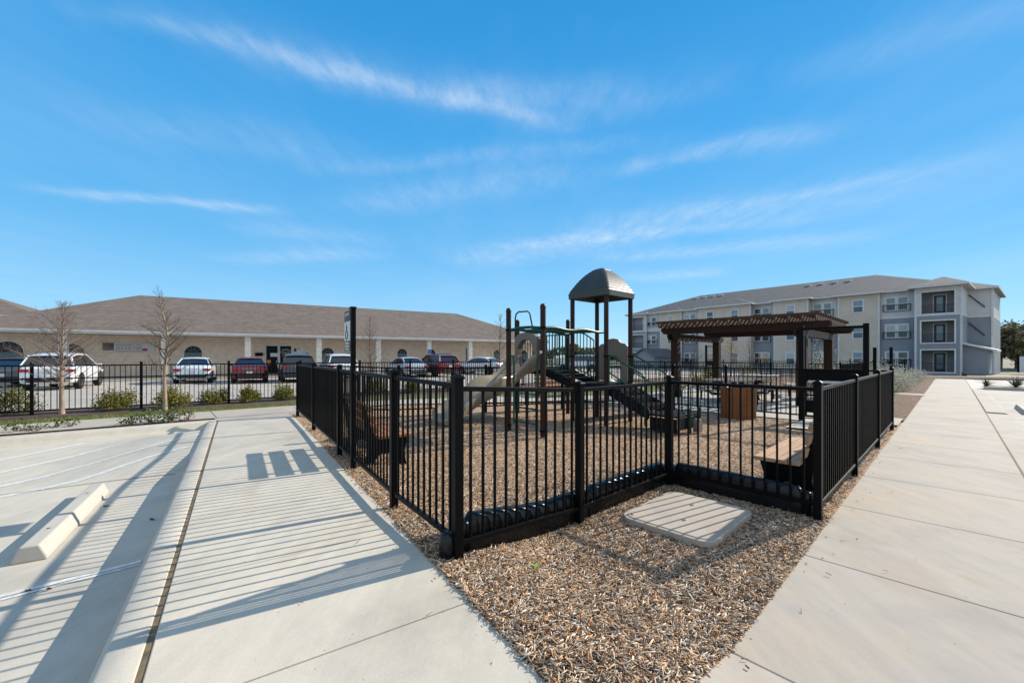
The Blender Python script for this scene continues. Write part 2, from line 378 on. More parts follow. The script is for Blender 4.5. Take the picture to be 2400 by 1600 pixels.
# path behind the playground + grass behind it
P2 = [(-5.6, 11.0), (-3.4, 12.45), (0, 13.6), (2.6, 14.4), (6.2, 15.0)]
def poly_path(name, pts, w0, w1, mat, off):
    mb = MB(); st = []
    for i, (x, y) in enumerate(pts):
        a = V((*pts[max(i-1, 0)], 0)); b = V((*pts[min(i+1, len(pts)-1)], 0)); d = (b-a).normalized(); n = V((-d.y, d.x, 0))
        for w in (w0, (w0+w1)/2, w1):
            p = V((x, y, 0))+n*w; st.append((p.x, p.y, zg(p.x, p.y)+off))
    mb.add(st, [(i*3+j, (i+1)*3+j, (i+1)*3+j+1, i*3+j+1) for i in range(len(pts)-1) for j in range(2)])
    return tag(mb.build(name, mat), kind='structure')
poly_path('back_walk', P2, 0, 1.3, M['walk2'], .016)
poly_path('grass_strip', P2, 1.3, 2.6, M['grassbase'], .010)
poly_path('planting_bed', P2, 2.6, 5.0, M['soil'], .006)
# pergola terrace, gate slab, planting, right walk, right car park
sheet('terrace', rl(11.62, .9), rl(20.4, .9), rl(20.4, 8.6), rl(11.62, 8.6), 20, 16, M['lot'], .012)
sheet('gate_slab', rl(10.2, 1.1), rl(11.64, 1.1), rl(11.64, 2.4), rl(10.2, 2.4), 4, 4, M['walk'], .03)
for k in (13.8, 16.0, 18.2):
    a = rl(k, .9); b = rl(k, 8.6); stripe((a.x, a.y), (b.x, b.y), .014, 'joint_line', .018, zg, M['joint'])
sheet('planting_bed', rl(13.1, .75), rl(22.2, .75), rl(22.2, 2.1), rl(13.1, 2.1), 20, 6, M['gravel'], .03)
sheet('link_path', rl(22.2, .7), rl(23.3, .7), rl(23.3, 9), rl(22.2, 9), 4, 10, M['walk2'], .014)
sheet('planting_bed', rl(23.3, .75), rl(40.6, .75), rl(40.6, 14), rl(23.3, 14), 30, 20, M['gravel'], .02)
sheet('planting_bed', rl(20.4, 2.1), rl(23, 2.1), rl(23, 14), rl(20.4, 14), 8, 10, M['gravel'], .024)
sheet('lawn', rl(16, 8.6), rl(30, 8.6), rl(30, 22), rl(16, 22), 20, 20, M['grassbase'], -.01)
sheet('walk_base', rl(-3, -.63), rl(-3, .77), rl(41.2, .77), rl(41.2, -.63), 4, 60, M['joint'], -.02)
slabs('right_walk', rl, 3.79-1.53*4, -.615, .775, [1.53]*31, M['walk2'], 0, gap=.006)
sheet('joint_filler', rl(-3, -.66), rl(41, -.66), rl(41, -.61), rl(-3, -.61), 60, 1, M['joint_tan'], -.006)
sheet('kerb', rl(-3, -1.0), rl(16.8, -1.0), rl(16.8, -.64), rl(-3, -.64), 20, 1, M['walk2'], -.004)
sheet('kerb', rl(28.5, -1.0), rl(41.2, -1.0), rl(41.2, -.64), rl(28.5, -.64), 20, 1, M['kerb'], -.004)
sheet('link_path', rl(12.1, .79), rl(13.5, .79), rl(13.5, 2.6), rl(12.1, 2.6), 4, 4, M['walk2'], .036)
kb = MB()
for r0, r1 in ((17.0, 20.2), (20.22, 24), (24.02, 28.4)):
    kb.prism([(-.64, -.1), (-.64, .012), (-.98, .012), (-1.04, -.02), (-1.04, -.1)], rl(0, 0, 0), Lv, (0, 0, 1), Rv, r0, r1)
tag(kb.build('kerb', M['walk2'], bevel=.01), kind='structure')
sheet('car_park', rl(-6, -40), rl(60, -60), rl(60, -.98), rl(-6, -.98), 40, 40, M['lot'], -.02)
for r in (13.2, 14.6, 16.0, 18.6, 20.6, 22.8, 25.2):
    a = rl(r, -1.06); b = rl(r+.5, -9); stripe((a.x, a.y), (b.x, b.y), .1, 'painted_line', -.014, zg)
a = rl(9.6, -1.3); b = rl(9.6, -7); stripe((a.x, a.y), (b.x, b.y), .1, 'painted_line', -.014, zg)
kb = MB()
kb.prism([(0, -.1), (0, .12), (.15, .13), (.15, -.1)], rl(0, 0, -.01), Rv, (0, 0, 1), Lv, -22, -1.02)
o = kb.build('kerb', M['kerb'], bevel=.02); o.location = rl(28.9, 0); tag(o, kind='structure')
o = sheet('island_bed', rl(29.05, -22), rl(30.3, -22), rl(30.3, -1.02), rl(29.05, -1.02), 4, 30, M['gravel'], .10)
kb = MB(); kb.prism([(0, -.3), (0, .10), (.16, .12), (.16, -.3)], rl(0, 0, 0), Rv, (0, 0, 1), Lv, -30, 10)
o = kb.build('kerb', M['kerb'], bevel=.02); o.location = rl(41.3, 0, -.10); tag(o, kind='structure')
sheet('planting_bed', rl(41.4, -26), rl(47.5, -26), rl(52, 12), rl(41.4, 12), 20, 30, M['gravel'], .08)
# ------------------------------------------------------------------ fences
def fence(name, posts, label, cat='fence', H=1.25, rb=.15, rt=1.2, pick=.102, top_off=None, post_w=.0635, group=None, three=False, skip=(), first=True, last=True):
    """posts: list of (x,y); each span becomes a panel part with rail sub-parts"""
    z0 = zg(*posts[0]); root = thing(name, (posts[0][0], posts[0][1], z0), label, cat, group)
    gz = [zg(*p) if top_off is None else top_off[i] for i, p in enumerate(posts)]
    for i, p in enumerate(posts):
        if (i == 0 and not first) or (i == len(posts)-1 and not last): continue
        d = V((*posts[min(i+1, len(posts)-1)], 0))-V((*posts[max(i-1, 0)], 0)); d.normalize(); nn = V((-d.y, d.x, 0))
        m = MB(); w = post_w/2; zb = min(gz[i], zg(*p))-.12
        m.box((p[0], p[1], (gz[i]+H+zb)/2), (w, w, (gz[i]+H-zb)/2), (d, nn, V((0, 0, 1))))
        po = m.build('post', M['black'], root, bevel=.005)
        c = MB(); zt = gz[i]+H
        lo = [V((p[0], p[1], zt-.004))+d*a*(w+.006)+nn*b*(w+.006) for a, b in ((-1, -1), (1, -1), (1, 1), (-1, 1))]
        mi = [q+V((0, 0, .016)) for q in lo]; hi = [V((p[0], p[1], zt+.03))+d*a*w*.45+nn*b*w*.45 for a, b in ((-1, -1), (1, -1), (1, 1), (-1, 1))]
        c.add(lo+mi+hi, [(0, 3, 2, 1)]+[(i0, (i0+1) % 4, 4+(i0+1) % 4, 4+i0) for i0 in range(4)]+[(4+i0, 4+(i0+1) % 4, 8+(i0+1) % 4, 8+i0) for i0 in range(4)]+[(8, 9, 10, 11)])
        c.build('post_cap', M['black'], po, bevel=.003)
    for i in range(len(posts)-1):
        if i in skip: continue
        a = V((*posts[i], gz[i])); b = V((*posts[i+1], gz[i+1])); d = (b-a); L = d.length; d.normalize()
        dh = V((d.x, d.y, 0)).normalized(); nn = V((-dh.y, dh.x, 0)); Z = V((0, 0, 1))
        n = max(2, round((L-post_w)/pick)); m = MB()
        for k in range(1, n):
            q = a+(b-a)*(k/n); m.box(q+Z*(rb+rt)/2, (.008, .008, (rt-rb)/2-.002), (dh, nn, Z))
        pa = m.build('pickets', M['black'], root)
        e = post_w/2/L
        for z_, nm in ((rt, 'top_rail'), (rb, 'bottom_rail'))+(((rt-.32, 'middle_rail'),) if three else ()):
            r = MB(); r.beam(a+(b-a)*e+Z*z_, b-(b-a)*e+Z*z_, .034, .034); r.build(nm, M['black'], pa, bevel=.003)
    return root
A = (-.37, 2.85); Bp = (.605, 3.742); Cp = (1.83, 4.86); D = (2.79, 3.82); E = rl(11.53, .845)[:2]; F = rl(11.53, 6.85)[:2]; G = (-5.05, 9.87)
def along(p, d, t): return (p[0]+d[0]*t, p[1]+d[1]*t)
Lf = [A, (-1.08, 3.83), (-2.40, 5.83), (-3.71, 7.84), G]
fence('fence', Lf, 'black picket fence between the left walk and the playground, running behind the accessible parking sign', top_off=[.10, .105, .11, .10, .10])
fence('fence', [A, Bp, Cp], 'black picket fence run at the front tip of the playground, over the longer border timbers', top_off=[.08, 0, 0], first=False, group='short front fence runs')
fence('fence', [Cp, D], 'short black picket fence run just behind the concrete lid', first=False, group='short front fence runs')
Rf = [D, along(D, Rv, 2.1), along(D, Rv, 4.45), E]
fence('fence', Rf, 'black picket fence beside the right walk, with sunlit top rail', first=False)
nb = 4; bk = [(G[0]+(F[0]-G[0])*i/nb, G[1]+(F[1]-G[1])*i/nb) for i in range(nb+1)]
fence('fence', bk, 'black picket fence along the back of the playground, behind the wavy slide', first=False)
g0 = along(E, Lv, .40); g1 = along(E, Lv, 1.55)
fence('fence', [E, g0], 'very short fence piece between the right fence corner and the tall gate', first=False, last=False)
fence('fence', [g1, along(E, Lv, 3.2), along(E, Lv, 4.6), F], 'black picket fence between playground and pergola terrace', first=False, last=False)
# fence beyond the left bay
f2 = [qm(q, 15.35) for q in np.arange(-14.4, 16, 2.0)]
fence('fence', [(p.x, p.y) for p in f2], 'long three-rail black fence along the car park, behind the olive shrubs', H=1.27, rb=.1, rt=1.2, pick=.1, three=True)
def gate_frame(a, b, H, label, leaf=True, bar=True):
    root = thing('garden_gate', (a[0], a[1], 0), label, 'gate'); z0 = zg(*a)
    d = (V((*b, 0))-V((*a, 0))).normalized()
    for p in (a, b):
        m = MB(); nn = V((-d.y, d.x, 0)); m.box((p[0], p[1], z0+H/2-.05), (.05, .05, H/2+.05), (d, nn, V((0, 0, 1))))
        po = m.build('post', M['black'], root, bevel=.006)
    if bar:
        m = MB(); m.beam((a[0]+d.x*.05, a[1]+d.y*.05, z0+H-.07), (b[0]-d.x*.05, b[1]-d.y*.05, z0+H-.07), .06, .06); m.build('crossbar', M['black'], root, bevel=.004)
    if leaf:
        w = (V((*b, 0))-V((*a, 0))).length-.16; c = (V((*a, 0))+V((*b, 0)))/2; nn = V((-d.y, d.x, 0)); Z = V((0, 0, 1))
        m = MB()
        for s_ in (-1, 1): m.box(c+d*s_*w/2+Z*(z0+.67), (.025, .025, .55), (d, nn, Z))
        for z_ in (.14, .62, .96, 1.2): m.box(c+Z*(z0+z_), (w/2, .024, .022), (d, nn, Z))
        lf = m.build('gate_leaf', M['black'], root)
        for zc_, hc_ in ((1.08, .10), (.36, .14)):
            m = MB(); m.box(c+Z*(z0+zc_), (w/2-.02, .004, hc_), (d, nn, Z)); m.build('mesh_panel', M['black'], lf)
        m = MB()
        for k in range(1, 10): m.box(c+d*(w*(k/10-.5))+Z*(z0+.72), (.008, .008, .22), (d, nn, Z))
        m.build('pickets', M['black'], lf)
        m = MB(); m.box(c+nn*.06+Z*(z0+.93), (w/2-.06, .03, .028), (d, nn, Z)); m.build('push_bar', M['metal'], lf, bevel=.006)
    return root
M['metal'] = pm('brushed_metal', (.55, .56, .58), (.45, .46, .48), 20, .3, .6)
gate_frame(g0, g1, 2.2, 'tall black gate with crossbar and metal push bar, beside the right end of the pergola')
# ------------------------------------------------------------------ border timbers
def border(a, b, label, off, seg=1.2, mid=True):
    """black plastic playground border: rounded segments with lugs"""
    A_ = V((*a, 0)); B_ = V((*b, 0)); d = (B_-A_); L = d.length; d.normalize(); n = V((-d.y, d.x, 0)); A_ = A_+n*off
    root = thing('playground_border', (A_.x, A_.y, zg(A_.x, A_.y)), label, 'border', 'black playground border timbers')
    k = max(1, round(L/seg)); s = L/k
    for i in range(k):
        m = MB(); rings = []; NS = 24
        for j in range(NS+1):
            u = j/NS; t = i*s+.012+u*(s-.024); e = min(u, 1-u)*s
            hh = .30*(1-.28*(max(0, 1-e/.06))**2)+.003*math.cos(u*4*2*PI)
            w = .055*(1-.35*(max(0, 1-e/.05))**2)
            p = A_+d*t; z = zg(p.x, p.y)-.03
            prof = [(-w, 0), (-w, hh*.72), (-w*.86, hh*.9), (-w*.5, hh), (w*.5, hh), (w*.86, hh*.9), (w, hh*.72), (w, 0)]
            rings.append([p+n*a_+V((0, 0, z+b_)) for a_, b_ in prof])
        K = 8; m.add([q for r in rings for q in r], [(j*K+q, (j+1)*K+q, (j+1)*K+q+1, j*K+q+1) for j in range(NS) for q in range(K-1)], True)
        m.add(rings[0], [tuple(range(K))[::-1]]); m.add(rings[-1], [tuple(range(K))])
        m.build('timber', M['blackplastic'], root)
        m = MB(); p = A_+d*(i*s); m.lathe([(.03, 0), (.06, 0), (.062, .2), (.05, .225), (.0, .23)], (p.x, p.y, zg(p.x, p.y)), 12); m.build('stake_lug', M['blackplastic'], root)
    m = MB(); p = A_+d*L; m.lathe([(.03, 0), (.06, 0), (.062, .2), (.05, .225), (.0, .23)], (p.x, p.y, zg(p.x, p.y)), 12); m.build('stake_lug', M['blackplastic'], root)
border(along(A, ((Cp[0]-A[0])/2.98, (Cp[1]-A[1])/2.98), .10), (Cp[0], Cp[1]), 'glossy black border along the two-panel front fence run, left of the concrete lid', .09)
border(Cp, along(D, (-.678, .735), .10), 'glossy black border under the short fence run right behind the concrete lid', .08, 1.35)
m = MB(); cx, cy = A[0]-.035, A[1]+.02
root = thing('border_end', (cx, cy, zg(cx, cy)), 'rounded black plastic border end cap at the foot of the front corner fence post', 'border')
m.lathe([(.02, -.05), (.058, -.05), (.060, .10), (.055, .15), (.036, .175), (0, .18)], (cx-.035, cy+.0, zg(cx, cy)), 14); m.build('end_cap', M['blackplastic'], root)

# ------------------------------------------------------------------ concrete lid
lid = MB(); c = V((1.62, 3.86, zg(1.62, 3.86))); hw, hl = .52, .41; rc = .13
def rrect(hw, hl, rc, n=6):
    P = []
    for cx_, cy_, a0 in ((hw-rc, hl-rc, 0), (-hw+rc, hl-rc, 90), (-hw+rc, -hl+rc, 180), (hw-rc, -hl+rc, 270)):
        for k in range(n+1):
            a = math.radians(a0+90*k/n); P.append((cx_+rc*math.cos(a), cy_+rc*math.sin(a)))
    return P
M['lid'] = concrete('lid_concrete', (.40, .34, .28), (.44, .38, .305), 31)
Lroot = thing('utility_lid', c, 'rounded tan concrete utility lid set in the foreground wood chips', 'utility lid')
lid.prism(rrect(hw, hl, rc), c, Rv, Lv, (0, 0, 1), -.05, .062); lid.build('lid_rim', M['lid'], Lroot, bevel=.008)
lid = MB(); lid.prism(rrect(hw-.035, hl-.035, rc-.03), c, Rv, Lv, (0, 0, 1), .055, .069); lid.build('lid_top', M['lid'], Lroot, bevel=.004)
hl_ = MB()
for a_, b_ in ((.2, .05), (-.22, -.06)): hl_.box(c+Rv*a_+Lv*b_+V((0, 0, .070)), (.028, .006, .0015), (Rv, Lv, V((0, 0, 1)))); hl_.box(c+Rv*a_+Lv*b_+V((0, 0, .0715)), (.006, .018, .0015), (Rv, Lv, V((0, 0, 1))))
hl_.build('lifting_slot', M['joint'], Lroot)
for a_, b_ in ((.43, -.32), (-.43, .32)):
    b1 = MB(); b1.lathe([(0, .002), (.014, .002), (.014, -.002)], c+Rv*a_+Lv*b_+V((0, 0, .070)), 10); b1.build('bolt', M['joint'], Lroot)
# ------------------------------------------------------------------ wheel stops
def wheel_stop(loc, rz, label):
    r = thing('wheel_stop', (0, 0, 0), label, 'wheel stop', 'concrete wheel stops')
    m = MB(); m.prism([(-.10, 0), (-.095, .03), (-.055, .125), (.055, .125), (.095, .03), (.10, 0)], (0, 0, 0), (1, 0, 0), (0, 0, 1), (0, -1, 0), -.95, .95)
    m.build('block', M['stop'], r, bevel=.012)
    for y in (-.55, .55):
        q = MB(); q.lathe([(0, .1265), (.014, .1265), (.014, .12)], (0, y, 0), 10); q.build('anchor_hole', M['joint'], r)
    r.location = loc; r.rotation_euler = (0, 0, rz); return r
# ------------------------------------------------------------------ helpers for leaf clouds
def leaves(name, centers, mat, L=.04, W=.014, parent=None, up=.3, seed=1):
    rs = np.random.RandomState(seed); C = np.array(centers, dtype=np.float64); N = len(C)
    d = rs.normal(size=(N, 3)); d[:, 2] = np.abs(d[:, 2])*up*2+up*.3; d /= np.linalg.norm(d, axis=1)[:, None]
    e = rs.normal(size=(N, 3)); e = np.cross(d, e); e /= np.linalg.norm(e, axis=1)[:, None]
    l = L*(.6+.8*rs.rand(N))[:, None]; w = W*(.6+.8*rs.rand(N))[:, None]
    P = np.stack([C, C+d*l*.5+e*w, C+d*l, C+d*l*.5-e*w], axis=1)
    return npmesh(name, P, 4, mat, parent, quads=[(0, 1, 2, 3)])
def cloud(c, rad, n, clumps, rs, fl=1.):
    cs = rs.normal(size=(clumps, 3)); cs /= np.linalg.norm(cs, axis=1)[:, None]; cs *= (rs.rand(clumps)**.4)[:, None]
    cs[:, 2] = np.abs(cs[:, 2])*fl
    k = rs.randint(0, clumps, n); p = cs[k]+rs.normal(size=(n, 3))*.2
    p[:, 2] = np.maximum(p[:, 2], -.05); return p*np.array(rad)+np.array(c)
M['olive'] = island_mat('shrub_leaf', [(0, (.05, .07, .012)), (.45, (.14, .15, .022)), (.85, (.27, .23, .035)), (1, (.32, .19, .05))], .6, None, .25)
M['rose'] = island_mat('rose_leaf', [(0, (.03, .06, .012)), (.6, (.07, .11, .025)), (1, (.16, .18, .05))], .5, None, .25)
M['sage'] = island_mat('sage_leaf', [(0, (.20, .20, .15)), (.5, (.40, .40, .31)), (1, (.58, .56, .45))], .8, None, .2)
M['tree_leaf'] = island_mat('far_leaf', [(0, (.05, .06, .025)), (.5, (.10, .10, .045)), (1, (.26, .20, .12))], .7, None, .2)
M['grassblade'] = island_mat('grass_blade', [(0, (.07, .11, .015)), (.5, (.16, .19, .03)), (.85, (.26, .25, .06)), (1, (.36, .28, .12))], .7, None, .3)
M['bark'] = pm('pale_bark', (.36, .27, .19), (.20, .14, .10), 24, .9, bmp=.6, stretch=(1, 1, .25))
M['bark_dark'] = pm('dark_bark', (.16, .115, .085), (.09, .065, .045), 24, .9, bmp=.6, stretch=(1, 1, .25))
M['twig'] = pm('red_twig', (.24, .18, .145), (.16, .12, .10), 10, .9)
M['twigd'] = pm('grey_twig', (.13, .09, .07), (.08, .06, .045), 10, .9)
def shrub(x, y, w, h, label, mat, name='shrub', n=900, L=.05, W=.014, group=None, seed=1, stems=9, cat='shrub', stem='twig'):
    rs = np.random.RandomState(seed); z = zg(x, y); r = thing(name, (x, y, z), label, cat, group)
    tips = cloud((x, y, z+h*.15), (w/2, w/2, h*.8), n, 26, rs, .95)
    tips[:, 2] = np.clip(tips[:, 2], z+.01, z+h*1.1)
    leaves('foliage', tips, M[mat], L, W, r, .5, seed)
    m = MB()
    for k in range(stems):
        t = tips[rs.randint(n)]; mdl = V((x+(t[0]-x)*.35, y+(t[1]-y)*.35, z+(t[2]-z)*.6))
        m.tube([(x+rs.uniform(-.03, .03), y+rs.uniform(-.03, .03), z-.03), mdl, V(t)], [.009, .006, .003], 5)
    m.build('stems', M[stem], r); return r
# ------------------------------------------------------------------ bare trees
def bare_tree(x, y, H, label, style, seed, mats, name='bare_tree', r0=.04, lean=(0, 0), group=None, clear=.2, spread=.42, nb=60):
    rs = random.Random(seed); z = zg(x, y); root = thing(name, (x, y, z), label, 'tree', group)
    tr = MB(); P = []; K = 16
    wob = .05 if style == 'cone' else .17
    ph = rs.uniform(0, 6)
    for k in range(K+1):
        u = k/K
        a = wob*H*.25*math.sin(u*(4 if style == 'cone' else 9)+ph)*u if style == 'twist' else .012*H*math.sin(u*5+ph)*u
        b = (wob*H*.18*math.sin(u*11+ph*2)*u) if style == 'twist' else 0
        P.append(V((x+lean[0]*u+a, y+lean[1]*u+b*.6, z-.05+(H+.05)*u)))
    R = [r0*(1-u/K)**.85+.0035 for u in range(K+1)]; R[0] *= 1.35
    tr.tube(P, R, 9); trunk = tr.build('trunk', M[mats[0]], root)
    br = MB(); tw = MB()
    def at(u):
        k = min(K-1, int(u*K)); f = u*K-k; return P[k]*(1-f)+P[k+1]*f, R[k]*(1-f)+R[k+1]*f
    for i in range(nb):
        u = clear+(1-clear)*((i+.5)/nb)**.95; p, r = at(min(u, .985)); az = i*2.4+rs.uniform(-.5, .5)
        if style == 'cone': Ln = H*spread*(1-u)**.62*(.55+.6*rs.random())+.04; el = .22+.75*u+rs.uniform(-.12, .12)
        else: Ln = H*spread*math.sin(min(1, (u-clear)/(1-clear)*1.15+.25)*PI*.9+.1)*(.5+.7*rs.random())+.05; el = .35+rs.uniform(-.2, .6)
        q = [p]; d = V((math.cos(az)*math.cos(el), math.sin(az)*math.cos(el), math.sin(el)))
        n_ = 6
        for k in range(n_):
            j = V((rs.uniform(-1, 1), rs.uniform(-1, 1), rs.uniform(-.4, 1)))*(.12 if style == 'cone' else .30)
            d = (d+j).normalized(); q.append(q[-1]+d*Ln/n_)
        rr = min(r*.5, .012 if style == 'cone' else .016); br.tube(q, [rr*(1-k/(n_+1))+.0016 for k in range(n_+1)], 5)
        for k in range(1, n_+1):
            for s_ in range(3):
                dd = (d*.6+V((rs.uniform(-1, 1), rs.uniform(-1, 1), rs.uniform(-.3, .9)))).normalized(); l2 = Ln*rs.uniform(.18, .42)
                a = q[k]; b_ = a+dd*l2*.5+V((0, 0, .01)); c_ = b_+(dd+V((rs.uniform(-.5, .5), rs.uniform(-.5, .5), .3))).normalized()*l2*.5
                tw.tube([a, b_, c_], [.0018, .0013, .0008], 3, cap=False)
                if rs.random() < .6:
                    e = (dd+V((rs.uniform(-1, 1), rs.uniform(-1, 1), rs.uniform(-.2, .8)))).normalized(); tw.tube([b_, b_+e*l2*.45], [.0016, .001], 3, cap=False)
    cr = br.build('crown', M[mats[1]], root); tw.build('twigs', M[mats[2]], cr)
    return root
wheel_stop((-4.23, 4.01, -.08), math.radians(33.3), 'white concrete wheel stop in the shade-striped bay left of the kerb')
p = rl(18.2, -1.36); wheel_stop((p.x, p.y, zg(p.x, p.y)-.02), math.radians(-46.4), 'grey concrete wheel stop right of the right walk, at the picture edge')
# ------------------------------------------------------------------ wood chips
def chips(name, N, region, seed, lmin=.018, lmax=.06, label=None):
    rs = np.random.RandomState(seed); out = []
    while sum(len(o) for o in out) < N:
        p = rs.uniform((-6, 1.4), (9, 12), (N*2, 2)); k = region(p, rs); out.append(p[k])
    p = np.concatenate(out)[:N]; n = len(p)
    L = lmin+(lmax-lmin)*rs.rand(n)**2.2; W = .0022+.0065*rs.rand(n)**2; T = .0012+.0025*rs.rand(n)
    yaw = rs.rand(n)*2*PI; pit = rs.normal(size=n)*.22; rol = rs.normal(size=n)*.5
    X = np.stack([np.cos(yaw)*np.cos(pit), np.sin(yaw)*np.cos(pit), np.sin(pit)], 1)
    Yy = np.stack([-np.sin(yaw), np.cos(yaw), np.zeros(n)], 1); Zz = np.cross(X, Yy)
    Y2 = Yy*np.cos(rol)[:, None]+Zz*np.sin(rol)[:, None]; Z2 = np.cross(X, Y2)
    z = np.array([zg(a, b) for a, b in p])+.004+np.abs(np.sin(pit))*L*.35+.012*rs.rand(n)
    C = np.stack([p[:, 0], p[:, 1], z], 1); P = []
    tp = .5+.5*rs.rand(n)
    for c_ in (-1, 1):
        for a_, b_ in ((-1, -1), (1, -1), (1, 1), (-1, 1)):
            ww = W*(tp if a_ > 0 else 1)
            P.append(C+X*(L*a_/2)[:, None]+Y2*(ww*b_/2)[:, None]+Z2*(T*c_/2)[:, None])
    P = np.stack(P, 1)
    return npmesh(name, P, 8, M['chips'], quads=[(0, 3, 2, 1), (4, 5, 6, 7), (0, 1, 5, 4), (1, 2, 6, 5), (2, 3, 7, 6), (3, 0, 4, 7)])
def reg_front(p, rs):
    n = p[:, 0]*.836+p[:, 1]*.549; l = -p[:, 0]*.69+p[:, 1]*.724; r = p[:, 0]*.724+p[:, 1]*.69
    front = (l < 3.2) & (r < 5.2) & ~((l > .86) & (r > 4.72)) & (p[:, 1] < 5.6)
    return (n > 1.09) & (l > .778) & front & (r < 2.1+2.8) & (rs.rand(len(p)) < np.clip(3.4/np.maximum(p[:, 1], 1.5), .25, 1))
def reg_side(p, rs):
    n = p[:, 0]*.836+p[:, 1]*.549; l = -p[:, 0]*.69+p[:, 1]*.724; r = p[:, 0]*.724+p[:, 1]*.69
    return (n > 1.09) & (l > .79) & (r < 11.5) & (p[:, 1] < 10.5) & (rs.rand(len(p)) < np.clip((4.2/np.maximum(p[:, 1], 3))**2.0, .08, 1))
o = chips('wood_chips', 78000, reg_front, 3, .016, .075); tag(o, 'coarse wood chips of the foreground bed', 'wood chips', kind='stuff')
o = chips('wood_chips', 60000, reg_side, 4, .022, .06); tag(o, 'wood chips covering the playground surface', 'wood chips', kind='stuff')
def reg_spill(p, rs):
    n = p[:, 0]*.836+p[:, 1]*.549; l = -p[:, 0]*.69+p[:, 1]*.724; d = np.minimum(np.where(n < 1.09, 1.09-n, 9), np.where(l < .77, .77-l, 9))
    return (d < 1.2) & (n > -.25) & (l > -.5) & (rs.rand(len(p)) < np.exp(-d/.10)*.5+.003) & (p[:, 1] < 9)
o = chips('wood_chips', 130, reg_spill, 8, .012, .045); tag(o, 'stray wood chips spilled over the walk edges', 'wood chips', kind='stuff')
# ------------------------------------------------------------------ plants
rs = np.random.RandomState(11)
N = 16000; q = rs.uniform(-15, 4.3, N); mm_ = 13.37+rs.rand(N)*(.84+.1*np.sin(q*1.3)); P = np.zeros((N, 3, 3))
bx = Qv.x*q+Mv.x*mm_; by = Qv.y*q+Mv.y*mm_; bz = np.array([zg(a, b) for a, b in zip(bx, by)])
dx = rs.normal(size=(N, 2))*.018; w = rs.normal(size=(N, 2)); w /= np.linalg.norm(w, axis=1)[:, None]; w *= .0035; h = .03+.05*rs.rand(N)
P[:, 0] = np.stack([bx-w[:, 0], by-w[:, 1], bz], 1); P[:, 1] = np.stack([bx+w[:, 0], by+w[:, 1], bz], 1); P[:, 2] = np.stack([bx+dx[:, 0], by+dx[:, 1], bz+h], 1)
o = npmesh('grass', P, 3, M['grassblade'], quads=[(0, 1, 2)]); tag(o, 'green and straw turf strip along the cross walk', 'grass', kind='stuff')
def at_px(px, py, z=.07): return U(px, py, z)
bare_tree(*at_px(145, 970), 2.72, 'slender bare tree with cone-shaped twiggy crown, leftmost by the car park fence', 'cone', 5, ('bark', 'twig', 'twig'), r0=.052, clear=.25, spread=.46, nb=70)
bare_tree(*at_px(387, 963), 3.05, 'crooked bare tree with twisting pale trunk, in front of the white sedan', 'twist', 12, ('bark', 'bark_dark', 'twigd'), r0=.05, clear=.30, spread=.30, nb=40)
bare_tree(*at_px(868, 922, .05), 2.9, 'thin bare sapling rising behind the accessible parking sign', 'cone', 21, ('bark_dark', 'twig', 'twig'), r0=.03, clear=.3, spread=.30, nb=46)
bare_tree(*at_px(1171, 915, .0), 3.25, 'thin bare sapling seen above the wavy slide', 'cone', 33, ('bark_dark', 'twig', 'twig'), r0=.03, clear=.35, spread=.30, nb=34)
sh = [(20, 972, 1.05, .62), (278, 962, .85, .56), (402, 957, .75, .55), (503, 947, .70, .50), (582, 943, .62, .46), (664, 938, .72, .52), (775, 930, .7, .5), (880, 925, .7, .5), (965, 921, .7, .5), (1060, 917, .7, .5)]
where = ['leftmost olive shrub, at the picture edge', 'olive shrub between the cone-crowned tree and the crooked tree', 'olive shrub right behind the crooked tree trunk', 'olive shrub below the white sedan', 'small olive shrub below the red sedan', 'olive shrub below the dark car, nearest the playground corner', 'olive shrub seen through the left fence, left of the sign pole', 'olive shrub seen through pickets below the silver sedan', 'olive shrub seen through pickets just left of the red car', 'olive shrub seen through pickets left of the wavy slide']
for i, (px, py, w_, h_) in enumerate(sh):
    x, y = at_px(px, py, .06); shrub(x, y, w_, h_, where[i], 'olive', n=2600, L=.06, W=.012, group='olive shrubs along the car park fence', seed=40+i)
for i, (px, py, w_, h_, lb) in enumerate([(60, 1012, .55, .20, 'low rose plant at the left end of the kerb bed'), (130, 1003, .35, .16, 'small sprig with few leaves in the kerb bed'), (165, 1001, .3, .22, 'thin rose sprig between the two low rose clumps'), (305, 997, .5, .26, 'leafy rose plant left of the largest clump in the kerb bed'), (350, 992, .5, .28, 'leafy rose plant in the middle of the largest clump'), (400, 990, .55, .32, 'dense rose plant on the kerb bed nearest the walk'), (440, 986, .35, .28, 'rose sprig at the right end of the kerb bed')]):
    x, y = at_px(px, py, .06); shrub(x, y, w_, h_, lb, 'rose', 'rose_plant', n=[110, 30, 45, 140, 110, 210, 50][i], L=.05, W=.02, group='low rose plants in the kerb bed', seed=70+i, stems=10, cat='plant')
